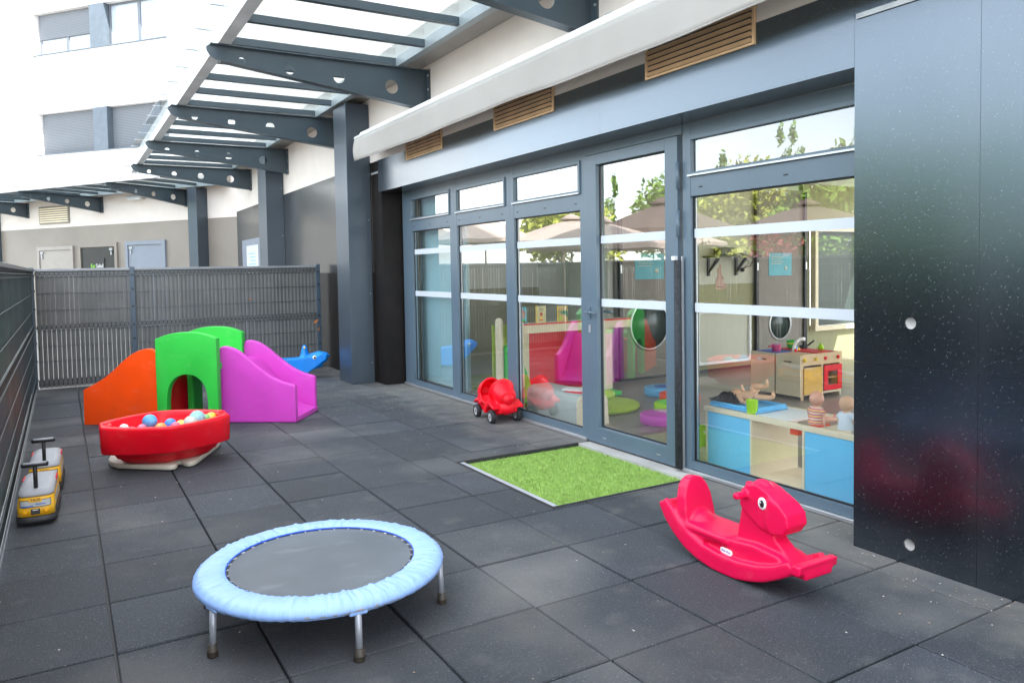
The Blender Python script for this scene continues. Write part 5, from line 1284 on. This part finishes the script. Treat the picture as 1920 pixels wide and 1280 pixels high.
for k in range(5):
    a = 2*math.pi*k/5; ball(bm, (4.30+.11*math.cos(a), 3.05+.11*math.sin(a), .105), .12, (1, 1, .55), 16)
ball(bm, (4.30, 3.05, .13), .11, (1, 1, .6), 16); ball(bm, (4.55, 3.0, .10), .10, (1.1, .7, .5), 14)
obj('pillow', bm, 'lime_pale', t, remesh=.010, smi=3)

t = thing('play_loft', 'pale wooden reading nook with red back panel and book ledge behind the third window', 'play furniture', (4.3, 3.4, 0))
def side(x, y0, y1): return prism(NB(), rrect(y0, y1, 0, .885, .05)[0:14]+[(y0, 0), (y1, 0)], (x, 0, 0), Y_, Z_, .026)
obj('side_board', side(3.635, 3.10, 3.22), 'wood_pale', t, bevel=.004); obj('side_board', side(3.635, 3.50, 3.62), 'wood_pale', t, bevel=.004)
obj('ledge', bx(3.662, 3.21, .745, 5.05, 3.235, .835), 'wood_pale', t); obj('ledge_top', bx(3.662, 3.236, .822, 5.05, 3.42, .834), 'wood_pale', t); obj('ledge_lip', bx(3.662, 3.203, .825, 5.05, 3.209, .838), 'pl_red', t)
obj('post', bx(3.93, 3.66, .07, 4.06, 3.70, .80), 'wood_pale', t); obj('post', bx(4.62, 3.4, .07, 4.95, 3.44, .80), 'wood_pale', t)
obj('back_panel', bx(4.06, 3.70, .07, 5.0, 3.72, .80), 'pl_red', t); obj('side_panel', bx(3.662, 3.72, .07, 4.0, 3.74, .80), 'lime_cloth', t)
obj('step_block', prism(NB(), [(3.67, .03), (4.05, .03), (3.98, .10), (3.90, .34), (3.82, .55), (3.74, .62), (3.67, .60)], (0, 3.55, 0), X_, Z_, .10), 'pl_green', t, bevel=.008)
obj('play_mat', bx(3.70, 3.24, .02, 4.95, 3.64, .07), 'pl_green', t, bevel=.01)
t = thing('foam_bench', 'low grey foam bench with rounded wooden ends against the glass', 'bench', (3.8, 2.6, 0))
pb = [(3.655, .03), (3.655, .20)]+[(3.735-.08*math.cos(R(90*k/6)), .20+.075*math.sin(R(90*k/6))) for k in range(1, 7)]+[(3.90+.08*math.sin(R(90*k/6)), .20+.075*math.cos(R(90*k/6))) for k in range(0, 7)]+[(3.98, .03)]
obj('cushion', prism(NB(), pb, (0, 3.06, 0), X_, Z_, .81), 'grey_foam', t, bevel=.004, smooth=True)
obj('end_board', prism(NB(), [(x, z) for x, z in pb[:-1]]+[(3.99, 0), (3.645, 0)], (0, 2.248, 0), X_, Z_, .022), 'wood_pale', t, bevel=.003)
def book(lab, x, y, z, w_, h, th, cov, flat=False, rz=0, extra=None):
    t = thing('picture_book', lab, 'book', (x, y, z), rz)
    if flat: obj('cover', bx(-w_/2, -h/2, 0, w_/2, h/2, th), cov, t, world=False, bevel=.001); obj('pages', bx(-w_/2+.003, -h/2-.001, .003, w_/2-.003, h/2+.001, th-.003), 'pl_white', t, world=False)
    else: obj('cover', bx(-w_/2, 0, 0, w_/2, th, h), cov, t, world=False); obj('spine', bx(-w_/2-.002, -.0005, 0, -w_/2+.004, th+.0005, h), 'pl_yellow', t, world=False)
    if extra:
        for poly, mm in extra: obj('picture', prism(NB(), [(a*w_/2, b*h) for a, b in poly], (0, -.0005, 0), X_, Z_, .0012), mm, t, world=False)
    return t
E_ = lambda cx_, cy_, rx, ry, n=14: [(cx_+rx*math.cos(2*math.pi*k/n), cy_+ry*math.sin(2*math.pi*k/n)) for k in range(n)]
book('blue green picture book standing leftmost on the ledge', 3.765, 3.30, .835, .105, .165, .008, 'teal', extra=[(E_(.1, .52, .5, .22), 'decal'), ([(-.6, .62), (0, .86), (.7, .62), (.7, .56), (0, .78), (-.6, .56)], 'pl_red'), (E_(-.1, .14, .8, .10), 'pl_green'), (E_(.4, .10, .3, .05), 'pl_red')])
book('yellow picture book with a small red and orange figure, middle of the ledge', 3.985, 3.30, .835, .115, .17, .008, 'book_yellow', extra=[(E_(0, .50, .28, .10), 'pl_red'), (E_(0, .50, .15, .05), 'cream_wall'), (E_(.02, .30, .22, .12), 'pl_yellow'), (E_(0, .16, .5, .035), 'pl_red'), ([(-.55, .80), (.5, .82), (.5, .85), (-.55, .83)], 'black'), ([(-.4, .70), (.45, .72), (.45, .745), (-.4, .725)], 'black')])
book('ochre picture book showing a long green crocodile snout, rightmost on the ledge', 4.245, 3.30, .835, .125, .16, .008, 'book_ochre', extra=[([(-.9, .66), (.3, .68), (.55, .74), (.9, .62), (.95, .30), (.75, .28), (.6, .45), (-.75, .50), (-.3, .56), (.2, .57), (-.9, .62)], 'book_green'), (E_(-.5, .22, .3, .09), 'pl_lime')])
book('open white paged book lying on the grey foam bench', 3.79, 2.46, .288, .14, .19, .016, 'pl_white', True, .5)
book('red and green picture book under the white one on the foam bench', 3.80, 2.42, .276, .15, .20, .011, 'pl_red', True, .25)
t = thing('floor_cushion', 'lime mat glimpsed on the floor behind the toy car', 'cushion', (4.3, 4.9, 0)); obj('pad', bx(3.75, 4.55, .002, 5.0, 5.35, .06), 'lime_cloth', t, bevel=.02)
